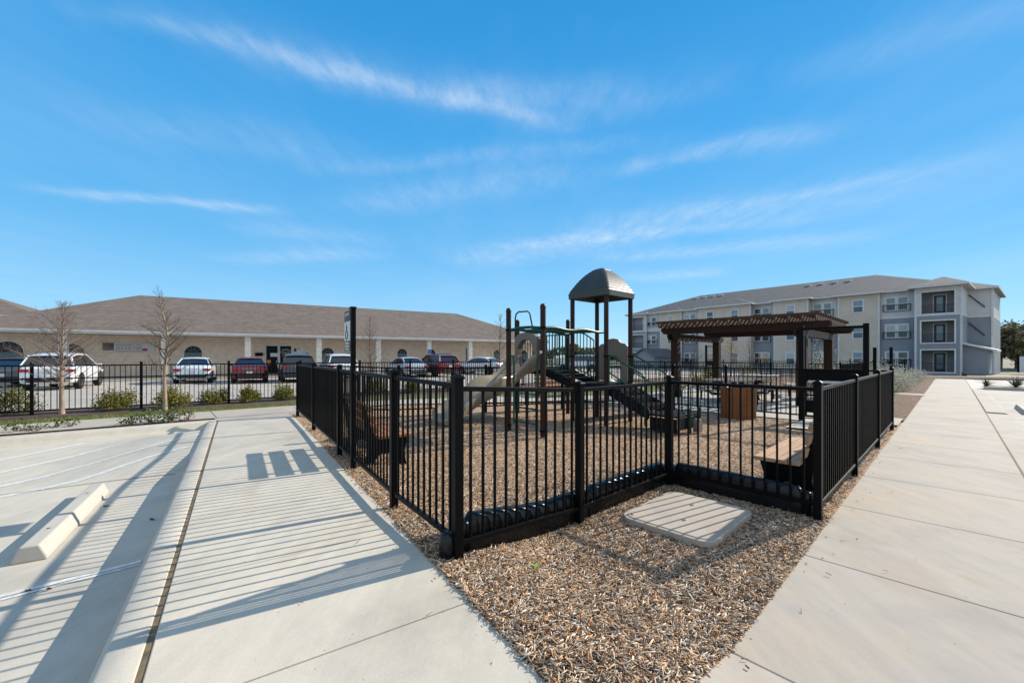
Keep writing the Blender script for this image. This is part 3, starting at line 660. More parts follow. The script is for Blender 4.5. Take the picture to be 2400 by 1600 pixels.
# sage hedge, yuccas, planting by the right walk
for i, (r, l, w_, h_) in enumerate([(24.3, 1.9, 1.3, .75), (25.4, 2.3, 1.3, .85), (26.4, 1.8, 1.2, .8), (27.6, 2.4, 1.4, .9), (29.0, 1.9, 1.4, .85), (30.6, 2.3, 1.4, .9), (32.4, 1.9, 1.5, .85), (34.5, 1.8, 1.5, .8), (36.5, 1.7, 1.5, .75)]):
    p = rl(r, l); shrub(p.x, p.y, w_, h_, 'pale sage shrub in the hedge left of the right walk, %s' % ['nearest the fence corner', 'second from the fence', 'third from the fence', 'fourth from the fence', 'middle of the hedge', 'fourth from the building', 'third from the building', 'second from the building', 'nearest the building'][i], 'sage', 'sage_shrub', n=1800, L=.07, W=.012, group='sage shrubs beside the right walk', seed=100+i)
M['yucca'] = island_mat('yucca_leaf', [(0, (.05, .07, .04)), (.6, (.12, .15, .09)), (1, (.22, .22, .13))], .5)
def yucca(x, y, R_, label, z=None, seed=1, n=60):
    rs_ = random.Random(seed); z = zg(x, y)+.02 if z is None else z
    r = thing('yucca', (x, y, z), label, 'plant', 'spiky yucca plants'); m = MB()
    for k in range(n):
        a = rs_.uniform(0, 2*PI); el = rs_.uniform(.15, 1.45); L = R_*rs_.uniform(.7, 1.05); d = V((math.cos(a)*math.cos(el), math.sin(a)*math.cos(el), math.sin(el))); sd = V((-math.sin(a), math.cos(a), 0))
        b = V((x, y, z)); q1 = b+d*L*.5; q2 = b+d*L-V((0, 0, .06*R_)); w_ = .016*R_/.4
        m.add([b-sd*w_, b+sd*w_, q1+sd*w_*.8, q1-sd*w_*.8, q2], [(0, 1, 2, 3), (3, 2, 4)])
    m.build('blades', M['yucca'], r); return r
for i, (r, l, R_, lb) in enumerate([(12.9+1.9, 1.25, .42, 'spiky yucca beside the fence end, left of the right walk'), (17.3, 1.5, .4, 'dark yucca in the mulch bed beyond the link path'), (21.3, 1.6, .4, 'yucca in the narrow bed right before the sage hedge')]):
    p = rl(r, l); yucca(p.x, p.y, R_, lb, seed=i)
for i, (px, py, lb) in enumerate([(2308, 905, 'yucca on the kerbed island, left one of the pair'), (2385, 909, 'bigger yucca on the kerbed island, right one of the pair')]):
    p = rl(29.6, [-1.12, -2.0][i]); x, y = p.x, p.y; yucca(x, y, [.5, .62][i], lb, zg(x, y)+.1, 9+i, 70)
shrub(*rl(44.0, -7.5)[:2], 1.3, 1.1, 'green bush at the far right beyond the kerb', 'tree_leaf', n=1500, L=.1, W=.03, seed=131)
for i, (x, y, w_, h_, lb, k) in enumerate([(15.2, 20.4, 2.0, 2.2, 'pale flowering shrub between the pergola post and the tall gate post', 'sage'), (13.2, 18.2, 1.4, .9, 'grassy shrub behind the picnic tables', 'olive'), (11.5, 20, 1.5, .9, 'olive bush behind the pergola, at its left', 'olive'), (9.3, 20.5, 1.3, .8, 'low bush behind the left pergola posts', 'olive'), (15.5, 17.5, 1.2, 1.0, 'straw-coloured grassy shrub right of the pergola', 'sage'), (18.5, 21, 1.6, 1.5, 'pale shrub between the two tall black posts', 'sage'), (17.2, 18.6, 1.3, .9, 'low pale shrub below the far black posts', 'sage')]):
    shrub(x, y, w_, h_, lb, k, n=1700, L=.08, W=.016, seed=150+i)
bare_tree(12.9, 29.5, 2.9, 'small bare pinkish tree left of the far pergola post', 'cone', 51, ('bark_dark', 'twig', 'twig'), r0=.035, clear=.35, spread=.32, nb=40)
bare_tree(17.0, 30, 2.9, 'small bare pinkish tree seen under the pergola beam', 'cone', 52, ('bark_dark', 'twig', 'twig'), r0=.035, clear=.35, spread=.32, nb=40)
bare_tree(13.6, 26.0, 3.3, 'small tree with dry yellow leaves beside the far pergola post', 'cone', 53, ('bark_dark', 'twig', 'twig'), r0=.035, clear=.3, spread=.3, nb=36)
M['yellow'] = island_mat('dry_leaf', [(0, (.30, .16, .04)), (1, (.55, .36, .12))], .6, None, .3)
tt = [o for o in col.objects if o.get('label', '').startswith('small tree with dry')][0]
rs = np.random.RandomState(5); leaves('leaves', cloud((13.6, 26.0, 1.9), (.8, .8, 1.3), 260, 16, rs), M['yellow'], .09, .03, tt, .3, 5)
# far trees
def leafy_tree(x, y, H, W_, label, seed, n=5000, mat='tree_leaf', L=.35, group='far trees beyond the fences'):
    rs_ = np.random.RandomState(seed); z = zg(x, y)-.1; r = thing('leafy_tree', (x, y, z), label, 'tree', group)
    m = MB(); m.tube([(x, y, z), (x+.1, y, z+H*.3), (x, y+.1, z+H*.55)], [.22*H/8, .17*H/8, .08*H/8], 8)
    for k in range(7):
        a = k*.9; m.tube([(x+.1, y, z+H*(.25+.03*k)), (x+math.cos(a)*W_*.3, y+math.sin(a)*W_*.3, z+H*(.5+.05*k))], [.09*H/8, .03*H/8], 6)
    m.build('trunk', M['bark_dark'], r)
    cs = rs_.normal(size=(34, 3)); cs /= np.linalg.norm(cs, axis=1)[:, None]; cs *= (rs_.rand(34)**.35)[:, None]
    k = rs_.randint(0, 34, n); p = cs[k]+rs_.normal(size=(n, 3))*.15; p = p*np.array((W_/2, W_/2, H*.38))+np.array((x, y, z+H*.58))
    leaves('crown', p, M[mat], L, L*.35, r, .2, seed); return r
for i, (x, y, H, W_) in enumerate([(70, 60, 6.2, 6), (77, 64, 6.8, 6.5), (83, 62, 6.0, 6), (87, 70, 6.5, 7), (75, 72, 5.8, 6)]):
    leafy_tree(x, y, H, W_, 'dark leafy tree behind the white far fence, %s' % ['nearest the apartment building', 'tallest, second from the building', 'third from the building', 'at the right picture edge, rearmost', 'low one behind the gap'][i], 200+i, 7000)
for i in range(16):
    x = -6+i*4.2+random.uniform(-1, 1); y = 118+random.uniform(-8, 8)
    if x > 37: break
    leafy_tree(x, y, random.uniform(3.4, 5.2), random.uniform(5, 8), 'distant tree on the skyline between the buildings, number %d from the left of its row' % (i+1) if False else 'low distant tree on the skyline seen through the play structure', 300+i, 1500, L=.6, group='skyline trees seen through the play structure')
# weed in the chips, debris
x, y = U(1253, 1350, .02); m = MB(); r = thing('weed', (x, y, zg(x, y)), 'tiny green weed sprouting in the foreground wood chips', 'weed')
leaves('leaves', [(x+random.uniform(-.012, .012), y+random.uniform(-.012, .012), zg(x, y)+.012) for _ in range(12)], island_mat('weed_leaf', [(0, (.18, .32, .03)), (1, (.30, .42, .06))], .5, None, .3), .035, .010, r, .4, 3)
for i, (px, py, lb, zz) in enumerate([(247, 1187, 'curled brown dead leaf lying beside the wheel stop', -.08), (357, 1216, 'dark dead leaf in the shade of the kerb', -.07), (113, 1383, 'small brown leaf near the double white line', -.08), (64, 1386, 'tiny leaf scrap left of the double white line', -.08)]):
    x, y = U(px, py, zz); z = road_z(x, y); m = MB(); rr = .028 if i < 2 else .018
    vs = [(x, y, z+.004)]+[(x+rr*math.cos(a)*(1+.4*math.sin(3*a)), y+rr*.7*math.sin(a), z+.006+.012*abs(math.sin(a*1.5+i))) for a in np.linspace(0, 2*PI, 11)[:-1]]
    m.add(vs, [(0, k+1, (k+1) % 10+1) for k in range(10)]); o = m.build('dead_leaf', pm('dead_leaf%d' % i, (.16, .075, .03), (.06, .035, .02), 60, .8)); tag(o, lb, 'leaf', 'dead leaves on the concrete')
# ------------------------------------------------------------------ accessible parking sign
sp = V((-1.945, 5.13, zg(-1.945, 5.13))); root = thing('parking_sign', sp, 'accessible parking sign with wheelchair symbol on black square pole by the left walk', 'sign')
m = MB(); m.box(sp+V((0, 0, .96)), (.028, .028, 1.0), (Sv, Nv, V((0, 0, 1)))); po = m.build('pole', M['black'], root, bevel=.004)
m = MB(); m.box(sp+V((0, 0, 1.97))-Sv*-.0+Sv*.02, (.055, .032, .014), (Sv, Nv, V((0, 0, 1)))); m.build('cap', M['black'], po)
M['sign_dark'] = pm('sign_dark', (.06, .062, .06), (.05, .05, .05), 5, .5)
M['sign_white'] = pm('sign_white', (.62, .64, .62), (.56, .58, .57), 5, .45)
M['sign_olive'] = pm('sign_olive', (.17, .17, .145), (.13, .13, .11), 5, .5)
M['ink'] = pm('ink', (.015, .018, .018), (.02, .02, .02), 5, .5)
M['blue'] = pm('sign_blue', (.03, .12, .42), (.03, .10, .36), 5, .45)
nS = -Nv; base = sp+Sv*.175+nS*.032; Z = V((0, 0, 1))
for nm, z0_, z1_, mt in (('top_plate', 1.815, 1.945, 'sign_dark'), ('symbol_plate', 1.575, 1.81, 'sign_white'), ('lower_plate', 1.44, 1.57, 'sign_olive')):
    m = MB(); m.box(base+Z*((z0_+z1_)/2), (.15, .003, (z1_-z0_)/2), (Sv, Nv, Z)); pl = m.build(nm, M[mt], root)
    f = base+nS*.0045; X = Sv*1.0; c = f+Z*((z0_+z1_)/2)
    Xr = -Sv if (-Sv).cross(Z).dot(nS) > 0 else Sv
    if nm == 'top_plate': text('RESERVED', .052, M['sign_white'], 'lettering', pl, c+Z*.02, Xr, Z, .0008)
    elif nm == 'symbol_plate':
        m = MB(); P0 = lambda a, b: c+Xr*a+Z*b
        m.tube([P0(-.02, .095), P0(-.02, .093)], .016, 8)
        m.tube([P0(-.02, .075), P0(-.015, .0), P0(.03, .0), P0(.055, -.06), P0(.075, -.055)], .007, 6)
        m.tube([P0(-.018, .045), P0(.03, .04)], .006, 6)
        m.tube([P0(.0+.058*math.cos(a)-.01, -.045+.055*math.sin(a)) for a in np.linspace(2.0, 2*PI+.1, 16)], .006, 6)
        o = m.build('wheelchair_symbol', M['ink'], pl)
    else:
        m = MB()
        for b, w_ in ((.035, .1), (0, .11), (-.035, .09)): m.box(c+Z*b, (w_, .0006, .008), (Sv, Nv, Z))
        m.build('lettering', M['sign_white'], pl)
# ------------------------------------------------------------------ benches
M['slat'] = wood('cedar_slat', (.52, .34, .21), (.40, .23, .13), 0)
M['slat2'] = wood('redwood_slat', (.42, .20, .10), (.30, .13, .06), 0)
def bench(loc, rz, label, mat='slat'):
    r = thing('bench', (0, 0, 0), label, 'bench', 'wooden slat benches with black end frames')
    prof = [(.43, 0), (.405, .1), (.395, .22), (.44, .37), (.45, .415), (.02, .415), (-.03, .50), (-.12, .84), (-.17, .84), (-.10, .42), (-.08, .25), (-.16, 0), (-.05, 0), (-.01, .10), (.06, .185), (.15, .21), (.24, .185), (.31, .10), (.34, 0)]
    for x in (-.58, .58):
        m = MB(); m.prism([(a, b) for a, b in prof], (x, 0, 0), (0, 1, 0), (0, 0, 1), (1, 0, 0), -.028, .028); m.build('end_frame', M['black'], r, bevel=.006)
    for k in range(4):
        m = MB(); m.box((0, .06+k*.118, .437), (.75, .055, .02)); m.build('seat_slat', M[mat], r, bevel=.006)
    for k in range(3):
        z = .545+k*.135; m = MB(); m.box((0, -.03-k*.036, z), (.75, .023, .047), (V((1, 0, 0)), V((0, .967, .25)), V((0, -.25, .967)))); m.build('back_slat', M[mat], r, bevel=.006)
    m = MB(); m.tube([(-.56, .14, .2), (.56, .14, .2)], .016, 8); m.build('stretcher', M['black'], r)
    r.location = loc; r.rotation_euler = (0, 0, rz); return r
bench((-2.12, 5.98, .02), math.radians(-56.7), 'wooden slat bench behind the left fence, casting its shadow on the left walk', 'slat2')
p = rl(5.64, 1.03); bb = bench((p.x, p.y, .0), math.radians(43.6), 'pale wooden slat bench at the right fence, beside the concrete lid'); bb.scale = (1, .88, 1)
bench((1.55, 15.6, .0), math.radians(200), 'reddish wooden bench beyond the playground, seen under the slide deck', 'slat2')
# ------------------------------------------------------------------ litter bin
M['cedar'] = wood('cedar_vertical', (.25, .10, .036), (.14, .055, .02), 0, .6, 3)
c = rl(11.12, 3.62, .0); root = thing('litter_bin', c, 'octagonal litter bin clad in upright brown boards inside the playground fence', 'litter bin')
for k in range(16):
    a = 2*PI*(k+.5)/16; rr = .375; m = MB(); X = V((-math.sin(a), math.cos(a), 0)); Yd = V((math.cos(a), math.sin(a), 0))
    m.box(c+Yd*rr+Z*.375, (.068, .012, .375), (X, Yd, Z)); m.build('board', M['cedar'], root, bevel=.003)
m = MB(); m.lathe([(0, .02), (.36, .02), (.36, .74), (.25, .745), (.24, .70), (0, .70)], c, 24); m.build('liner', M['blackplastic'], root)
# ------------------------------------------------------------------ play structure
M['post'] = pm('brown_post', (.035, .015, .011), (.026, .012, .009), 9, .4, spec=.18)
M['green'] = pm('green_pipe', (.008, .065, .042), (.005, .04, .027), 9, .35, spec=.3)
M['tan'] = pm('tan_plastic', (.17, .14, .11), (.15, .12, .095), 3, .5, bmp=.05)
M['slide'] = pm('slide_plastic', (.27, .225, .165), (.20, .165, .12), 2.5, .27)
M['deck'] = pm('deck_black', (.017, .018, .021), (.006, .006, .007), 12, .55, spec=.06)
M['roofp'] = pm('roof_plastic', (.045, .051, .048), (.034, .039, .037), 3, .5)
uv = V((.743, .669, 0)); vv_ = V((-.669, .743, 0)); P4 = V((2.045, 9.09, 0)); s_ = .944
def pp(a, b, z=0): return P4+uv*a+vv_*b+V((0, 0, z))
play = thing('play_structure', pp(0, s_), 'brown and green play structure with roofed tower, tan wavy slide and black steps', 'play structure')
for a, b, H in ((0, 0, 2.86), (0, s_, 2.86), (s_, 0, 2.86), (s_, s_, 2.86), (0, 2*s_, 2.36), (0, 3*s_, 2.42), (s_, 2*s_, 2.42), (s_, 3*s_, 2.36), (-1.98, 0, 2.42), (-1.98, .96, 2.42)):
    m = MB(); m.tube([pp(a, b, -.1), pp(a, b, H)], .052, 16); po = m.build('post', M['post'], play)
    m = MB(); m.lathe([(.054, -.03), (.056, 0), (.05, .03), (.03, .055), (0, .062)], pp(a, b, H), 16); m.build('post_cap', M['post'], po)
    for z in ((.12, 2.03) if a < -1 else (.85, 1.5)):
        m = MB(); m.lathe([(.05, -.022), (.062, -.022), (.062, .022), (.05, .022)], pp(a, b, z), 14, False); m.build('collar', M['black'], po)
def deckm(a0, a1, b0, b1, z, name='deck'):
    m = MB(); m.box(pp((a0+a1)/2, (b0+b1)/2, z-.03), ((a1-a0)/2, (b1-b0)/2, .03), (uv, vv_, Z)); d = m.build(name, M['deck'], play, bevel=.004)
    m = MB()
    for k in (0, 1):
        m.box(pp((a0+a1)/2, b0+.012 if k == 0 else b1-.012, z-.09), ((a1-a0)/2-.03, .01, .06), (uv, vv_, Z)); m.box(pp(a0+.012 if k == 0 else a1-.012, (b0+b1)/2, z-.09), (.01, (b1-b0)/2-.03, .06), (uv, vv_, Z))
    m.build('deck_rim', M['deck'], d)
deckm(0.03, s_-.03, 0.03, s_-.03, .9); deckm(0.03, s_-.03, 2*s_+.03, 3*s_-.03, 1.2)
for k in range(3):
    m = MB(); m.box(pp(s_/2, s_+.16+k*.31, .98+.075*k), (s_/2-.05, .155, .018), (uv, vv_, Z)); m.build('step', M['deck'], play, bevel=.004)
for a in (.05, s_-.05):
    m = MB(); m.prism([(s_, .72), (s_, .92), (2*s_, 1.22), (2*s_, 1.02)], pp(a, 0), vv_, Z, uv, -.012, .012); m.build('stringer', M['deck'], play)
# roof
m = MB(); rc_ = pp(s_/2, s_/2); n_ = 60; rings = []
hw_ = s_/2+.075
for k in range(n_+1):
    t = k/n_; w_ = hw_*max(1-t, .0)**.56+.012; z = 2.95+.60*t**.97
    lap = .012*(1-(t*10) % 1.0) if .04 < t < .93 else 0
    rings.append([(rc_+uv*a+vv_*b+Z*z) for a, b in rrect(w_+lap, w_+lap, min(.09, w_*.45), 5)])
e0 = [(rc_+uv*a+vv_*b+Z*2.83) for a, b in rrect(hw_+.012, hw_+.012, .09, 5)]; e1 = [(rc_+uv*a+vv_*b+Z*2.945) for a, b in rrect(hw_+.02, hw_+.02, .09, 5)]
ins = [(rc_+uv*a+vv_*b+Z*2.83) for a, b in rrect(hw_-.03, hw_-.03, .06, 5)]; ini = [(rc_+uv*a+vv_*b+Z*2.96) for a, b in rrect(hw_-.05, hw_-.05, .06, 5)]; top_i = [(rc_+uv*a+vv_*b+Z*3.45) for a, b in rrect(.08, .08, .03, 5)]
allr = [top_i, ini, ins, e0, e1]+rings; K = len(e0)
m.add([q for r in allr for q in r], [(i*K+j, i*K+(j+1) % K, (i+1)*K+(j+1) % K, (i+1)*K+j) for i in range(len(allr)-1) for j in range(K)], False)
m.add(rings[-1], [tuple(range(K))]); m.build('roof', M['roofp'], play)
# overhead ladder, end climber
for b in (0.0, .96):
    m = MB(); m.tube([pp(-1.93+1.88*i/14, b*(1-i/14)+(s_ if b else 0)*i/14, 2.03+.018*math.sin(i/14*2*PI*2)) for i in range(15)], .030, 10); m.build('ladder_rail', M['green'], play)
for i in range(7):
    a = -1.75+i*.27; m = MB(); m.tube([pp(a, .02, 2.03), pp(a, .94, 2.03)], .012, 8); m.build('rung', M['green'], play)
m = MB(); m.tube([pp(-1.98, .05, 2.03), pp(-1.98, .35, 2.06), pp(-1.98, .6, 2.06), pp(-1.98, .91, 2.03)], .03, 10); m.build('end_bar', M['green'], play)
cl = MB()
for b, bp in ((.15, .05), (.80, .91)): cl.tube([pp(-1.98, bp, 1.52), pp(-1.98, b*.8+bp*.2, 1.50), pp(-1.98, b, 1.40), pp(-1.98, b, .16)], .019, 8)
cl_o = cl.build('climber', M['green'], play)
for z in (.22, .50, .78):
    m = MB(); m.tube([pp(-1.98, .15, z), pp(-1.98, .80, z)], .017, 8); m.build('rung', M['green'], cl_o)
# barriers
def barrier(pa, pb, z0a, z0b, z1a, z1b, n, name='barrier', bow=0):
    A_ = V(pa); B_ = V(pb); m = MB(); tops = []; bots = []
    for k in range(n+1):
        u = k/n; p = A_*(1-u)+B_*u; zt = z1a*(1-u)+z1b*u+bow*math.sin(u*PI); zb = z0a*(1-u)+z0b*u
        tops.append(p+Z*zt); bots.append(p+Z*zb)
    m.tube(tops, .018, 8); o = m.build(name, M['green'], play); m = MB(); m.tube(bots, .015, 8); m.build('bottom_rail', M['green'], o)
    m = MB()
    for k in range(n+1): m.tube([bots[k], tops[k]], .013, 6, cap=False)
    m.build('bars', M['green'], o); return o
barrier(pp(-.0, s_+.1), pp(-.0, 2*s_-.1), .98, 1.26, 1.92, 2.10, 7, bow=.08)
barrier(pp(s_, s_+.1), pp(s_, 2*s_-.1), .98, 1.26, 1.90, 2.10, 7, bow=.10)
barrier(pp(s_, 2*s_+.09), pp(s_, 3*s_-.09), 1.27, 1.27, 2.08, 2.08, 8)
barrier(pp(.09, 3*s_), pp(s_-.09, 3*s_), 1.27, 1.27, 2.02, 2.02, 8)
m = MB()
m.tube([pp(-.03, 2*s_+.1, 2.2), pp(.2, 2*s_+.0, 2.25), pp(.6, 2*s_, 2.22), pp(s_-.06, 2*s_, 2.15)], .016, 8); m.build('arch_bar', M['green'], play)
lp = MB(); lp.tube([pp(.30, 3*s_+.42, 0), pp(.30, 3*s_+.42, 2.55), pp(.33, 3*s_+.42, 2.68), pp(.42, 3*s_+.42, 2.75), pp(.68, 3*s_+.32, 2.78), pp(.75, 3*s_+.3, 2.72), pp(.78, 3*s_+.3, 2.6), pp(.78, 3*s_+.1, 1.9)], .021, 10); lp.build('loop_pole', M['black'], play)
# slide hood and wavy slide
W_ = s_-.12; hp_ = [(0, 1.16), (0, 1.92)]+[(W_/2-W_/2*math.cos(a), 1.92+.20*math.sin(a)) for a in np.linspace(.25, PI-.25, 9)]+[(W_, 1.92), (W_, 1.16), (W_-.10, 1.16), (W_-.10, 1.55)]+[(W_/2+(W_/2-.11)*math.cos(a), 1.60+.33*math.sin(a)) for a in np.linspace(0, PI, 11)]+[(.10, 1.55), (.10, 1.16)]
m = MB(); m.prism(hp_, pp(-.04, 2*s_+.06), vv_, Z, uv, -.14, .04); m.build('slide_hood', M['tan'], play, bevel=.02)
def slide(a0, b0, dirv, sidev, L, z0, z1, w_, wall, waves, name):
    m = MB(); rings = []; NS = 40
    for k in range(NS+1):
        u = k/NS; e = sm(u*1.02); z = z0+(z1-z0)*(.12*u+.88*(u**1.0 if waves == 0 else u))+(waves*math.sin(u*PI*4.0+.3)*(1-u*.7))
        if u > .86: z = z1+(z-z1)*.6
        side = .05*math.sin(u*PI*3) if waves else 0
        p = a0+dirv*(L*u)+sidev*side; wl = wall*(1+.2*math.sin(u*PI*4.0+1.4)*(1 if waves else .3))*(1-.45*max(0, (u-.8)/.2))
        ww = w_*(1+.06*math.sin(u*PI*5))
        prof = [(-ww-.05, wl-.07), (-ww-.045, wl-.01), (-ww-.01, wl+.01), (-ww+.02, wl-.02), (-ww+.05, wl*.45), (-ww+.12, .05), (-ww*.4, .0), (0, -.012), (ww*.4, 0), (ww-.12, .05), (ww-.05, wl*.45), (ww-.02, wl-.02), (ww+.01, wl+.01), (ww+.045, wl-.01), (ww+.05, wl-.07)]
        under = [(ww+.01, -.02), (ww-.1, -.07), (-ww+.1, -.07), (-ww-.01, -.02)]
        rings.append([p+sidev*x+Z*(max(z+y, .02)) for x, y in prof+under])
    K = len(rings[0]); m.add([q for r in rings for q in r], [(i*K+j, i*K+(j+1) % K, (i+1)*K+(j+1) % K, (i+1)*K+j) for i in range(NS) for j in range(K)], True)
    m.add(rings[0], [tuple(range(K))]); m.add(rings[-1], [tuple(range(K))[::-1]])
    return m.build(name, M['slide'], play)
slide(pp(-.12, 2.5*s_), 0, -uv, vv_, 2.55, 1.17, .10, .36, .31, .05, 'wavy_slide')
slide(pp(s_+.04, .5*s_), 0, uv, vv_, 1.75, .86, .12, .24, .20, 0, 'straight_slide')
# tan panel with opening on the +u side of the tower
W_ = s_-.14; hp_ = [(0, .92), (0, 1.74), (.06, 1.80), (.16, 1.81)]+[(W_/2-(W_/2-.2)*math.cos(a), 1.83+.10*math.sin(a)) for a in np.linspace(.1, PI-.1, 7)]+[(W_-.16, 1.81), (W_-.06, 1.80), (W_, 1.74), (W_, .92), (W_-.16, .92), (W_-.17, 1.25)]+[(W_/2+(W_/2-.18)*math.cos(a), 1.30+.22*math.sin(a)) for a in np.linspace(0, PI, 9)]+[(.17, 1.25), (.16, .92)]
m = MB(); m.prism(hp_, pp(s_, .07), vv_, Z, uv, -.03, .03); m.build('entry_panel', M['tan'], play, bevel=.012)
# steps down to the transfer platform
for k, (b, z) in enumerate(((-.17, .765), (-.47, .63), (-.77, .495))):
    m = MB(); m.box(pp(s_/2, b, z), (s_/2-.1, .155, .02), (uv, vv_, Z)); m.box(pp(s_/2, b-.15, z-.05), (s_/2-.1, .008, .05), (uv, vv_, Z)); m.build('step', M['deck'], play, bevel=.004)
for a in (.08, s_-.08):
    m = MB(); m.prism([(0.0, .66), (0.0, .90), (-.95, .47), (-1.0, .36), (-.95, .22)], pp(a, 0), vv_, Z, uv, -.014, .014); m.build('stringer', M['deck'], play)
m = MB(); m.box(pp(s_/2, -1.28, .345), (s_/2, .34, .02), (uv, vv_, Z)); tp_ = m.build('transfer_platform', M['deck'], play, bevel=.006)
for (a, b, hx, hy) in ((s_/2, -1.60, s_/2-.04, .01),):
    m = MB()
    for i in range(9):
        for j in range(3): pass
    m.box(pp(a, b, .20), (hx, hy, .11), (uv, vv_, Z)); m.build('riser_panel', M['deck'], tp_)
m = MB(); m.prism([(-.30, .05), (-.30, .30), (.26, .30), (.26, .05)], pp(.03, -1.28), vv_, Z, uv, -.01, .01); m.build('riser_panel', M['deck'], tp_)
m = MB(); m.prism([(0, .03), (0, .22), (.04, .28), (.12, .28), (.17, .2), (.17, .03)], pp(s_*.55, -1.66), uv, Z, vv_, -.12, .0); m.build('tan_step', M['tan'], tp_, bevel=.01)
for a, b in ((.02, -1.62), (s_*.5, -1.63), (s_-.02, -1.62), (s_-.02, -.95)):
    m = MB(); m.tube([pp(a, b, -.05), pp(a, b, .47)], .024, 10); m.build('platform_post', M['green'], tp_)
m = MB(); m.tube([pp(s_*.5, -1.55, .36), pp(s_*.42, -1.5, .42), pp(s_*.42, -1.5, .82), pp(s_*.48, -1.5, .87), pp(s_*.78, -1.5, .88), pp(s_*.82, -1.5, .83), pp(s_*.82, -1.5, .5), pp(s_*.8, -1.5, .36)], .015, 8); m.build('grab_handle', M['green'], tp_)
for a in (0, s_):
    m = MB(); m.tube([pp(a, -.03, 1.53), pp(a, -.12, 1.52), pp(a, -.86, 1.14), pp(a, -.92, 1.08), pp(a, -.93, 1.0), pp(a, -.93, .1)], .019, 8)
    hr = m.build('handrail', M['green'], play)
    m = MB(); m.tube([pp(a, -.06, 1.16), pp(a, -.93, .70)], .017, 8); m.tube([pp(a, -.07, 1.52), pp(a, -.07, .9)], .015, 8); m.build('lower_rail', M['green'], hr)
m = MB(); m.box(pp(-2.035, -.0, 1.58), (.003, .03, .025), (uv, vv_, Z)); m.build('sticker', M['sign_white'], play)
# ------------------------------------------------------------------ pergola
M['beam'] = wood('stained_beam', (.038, .017, .010), (.023, .011, .0075), .76, .6, 2)
M['slatw'] = wood('stained_slat', (.10, .052, .032), (.05, .026, .017), .76, .7, 3)
NR = V((8.795, 12.70, 0)); sp_ = 3.94
def pg(a, b, z=0): return NR+Lv*a+Rv*b+Z*z       # a along the near beam, b away
perg = thing('pergola', pg(sp_/2, sp_/2), 'dark stained timber pergola with slatted roof beyond the playground', 'pergola')
pp2 = {}
for a in (0, sp_):
    for b in (0, sp_):
        m = MB(); m.box(pg(a, b, 1.06), (.13, .13, 1.06), (Lv, Rv, Z)); po = m.build('post', M['beam'], perg, bevel=.008)
        m = MB(); m.box(pg(a, b, .13), (.145, .145, .14), (Lv, Rv, Z)); m.build('post_base', M['black'], po, bevel=.004)
for a in (0, sp_):
    for o_ in (-.1, .1):
        m = MB(); m.prism([(-.42, 2.20), (-.42, 2.32), (sp_+.42, 2.32), (sp_+.42, 2.20), (sp_+.34, 2.10), (-.34, 2.10)], pg(a+o_, 0), Rv, Z, Lv, -.03, .03); m.build('cross_beam', M['beam'], perg, bevel=.004)
for b in (0, sp_):
    for o_ in (-.11, .11):
        m = MB(); m.prism([(-.72, 2.45), (-.72, 2.55), (sp_+.5, 2.55), (sp_+.5, 2.45), (sp_+.40, 2.325), (-.62, 2.325)], pg(0, b+o_), Lv, Z, Rv, -.035, .035); m.build('main_beam', M['beam'], perg, bevel=.004)
for k in range(15):
    a = -.42+k*(sp_+.84)/14; m = MB(); m.box(pg(a, sp_/2, 2.63), (.022, sp_/2+.5, .075), (Lv, Rv, Z)); m.build('rafter', M['slatw'], perg, bevel=.003)
for k in range(15):
    b = -.48+k*(sp_+.96)/14; m = MB(); m.box(pg(sp_/2, b, 2.742), (sp_/2+.52, .019, .043), (Lv, Rv, Z)); m.build('roof_slat', M['slatw'], perg)
for a in (0, sp_):
    for b in (0, sp_):
        sa = 1 if a == 0 else -1
        m = MB(); m.prism([(0, 0), (.5, .5), (.5, .42), (.08, 0)], pg(a+sa*.13, b, 1.62), Lv*sa, Z, Rv, -.03, .03) if False else None
# ------------------------------------------------------------------ picnic tables
M['tabletop'] = wood('table_top', (.40, .33, .27), (.27, .21, .17), .2, .5)
def picnic(x, y, rz, label):
    r = thing('picnic_table', (0, 0, 0), label, 'picnic table', 'picnic tables around the pergola')
    m = MB(); m.prism(rrect(.62, .62, .35), (0, 0, 0), (1, 0, 0), (0, 1, 0), (0, 0, 1), .70, .745); m.build('tabletop', M['tabletop'], r, bevel=.006)
    for sx in (-1, 1):
        m = MB(); m.prism([(-.40*sx, 0), (-.30*sx, 0), (-.12*sx, .35), (-.3*sx, .70), (-.42*sx, .70), (-.24*sx, .35)][::sx], (0, 0, 0), (1, 0, 0), (0, 0, 1), (0, 1, 0), -.05, .05); m.build('leg', M['black'], r)
    for k in range(4):
        a = k*PI/2; d = V((math.cos(a), math.sin(a), 0)); n = V((-d.y, d.x, 0)); m = MB()
        m.box(d*.95+Z*.44, (.13, .38, .022), (d, n, Z)); st_ = m.build('seat', M['tabletop'], r, bevel=.01)
        m = MB(); m.tube([d*.2+Z*.25, d*.8+Z*.3, d*.95+Z*.42], .025, 8); m.tube([d*.95+Z*.42, d*.98], .025, 8); m.build('seat_arm', M['black'], st_)
    r.location = (x, y, zg(x, y)+.012); r.rotation_euler = (0, 0, rz); return r
picnic(7.0, 13.6, .5, 'picnic table nearest the playground fence, left in front of the pergola')
picnic(10.0, 16.9, .9, 'picnic table under the far side of the pergola roof')
picnic(8.15, 14.4, .2, 'picnic table just inside the near pergola beam, behind the litter bin')
picnic(11.0, 14.9, .8, 'picnic table at the right pergola post, behind the tall gate')
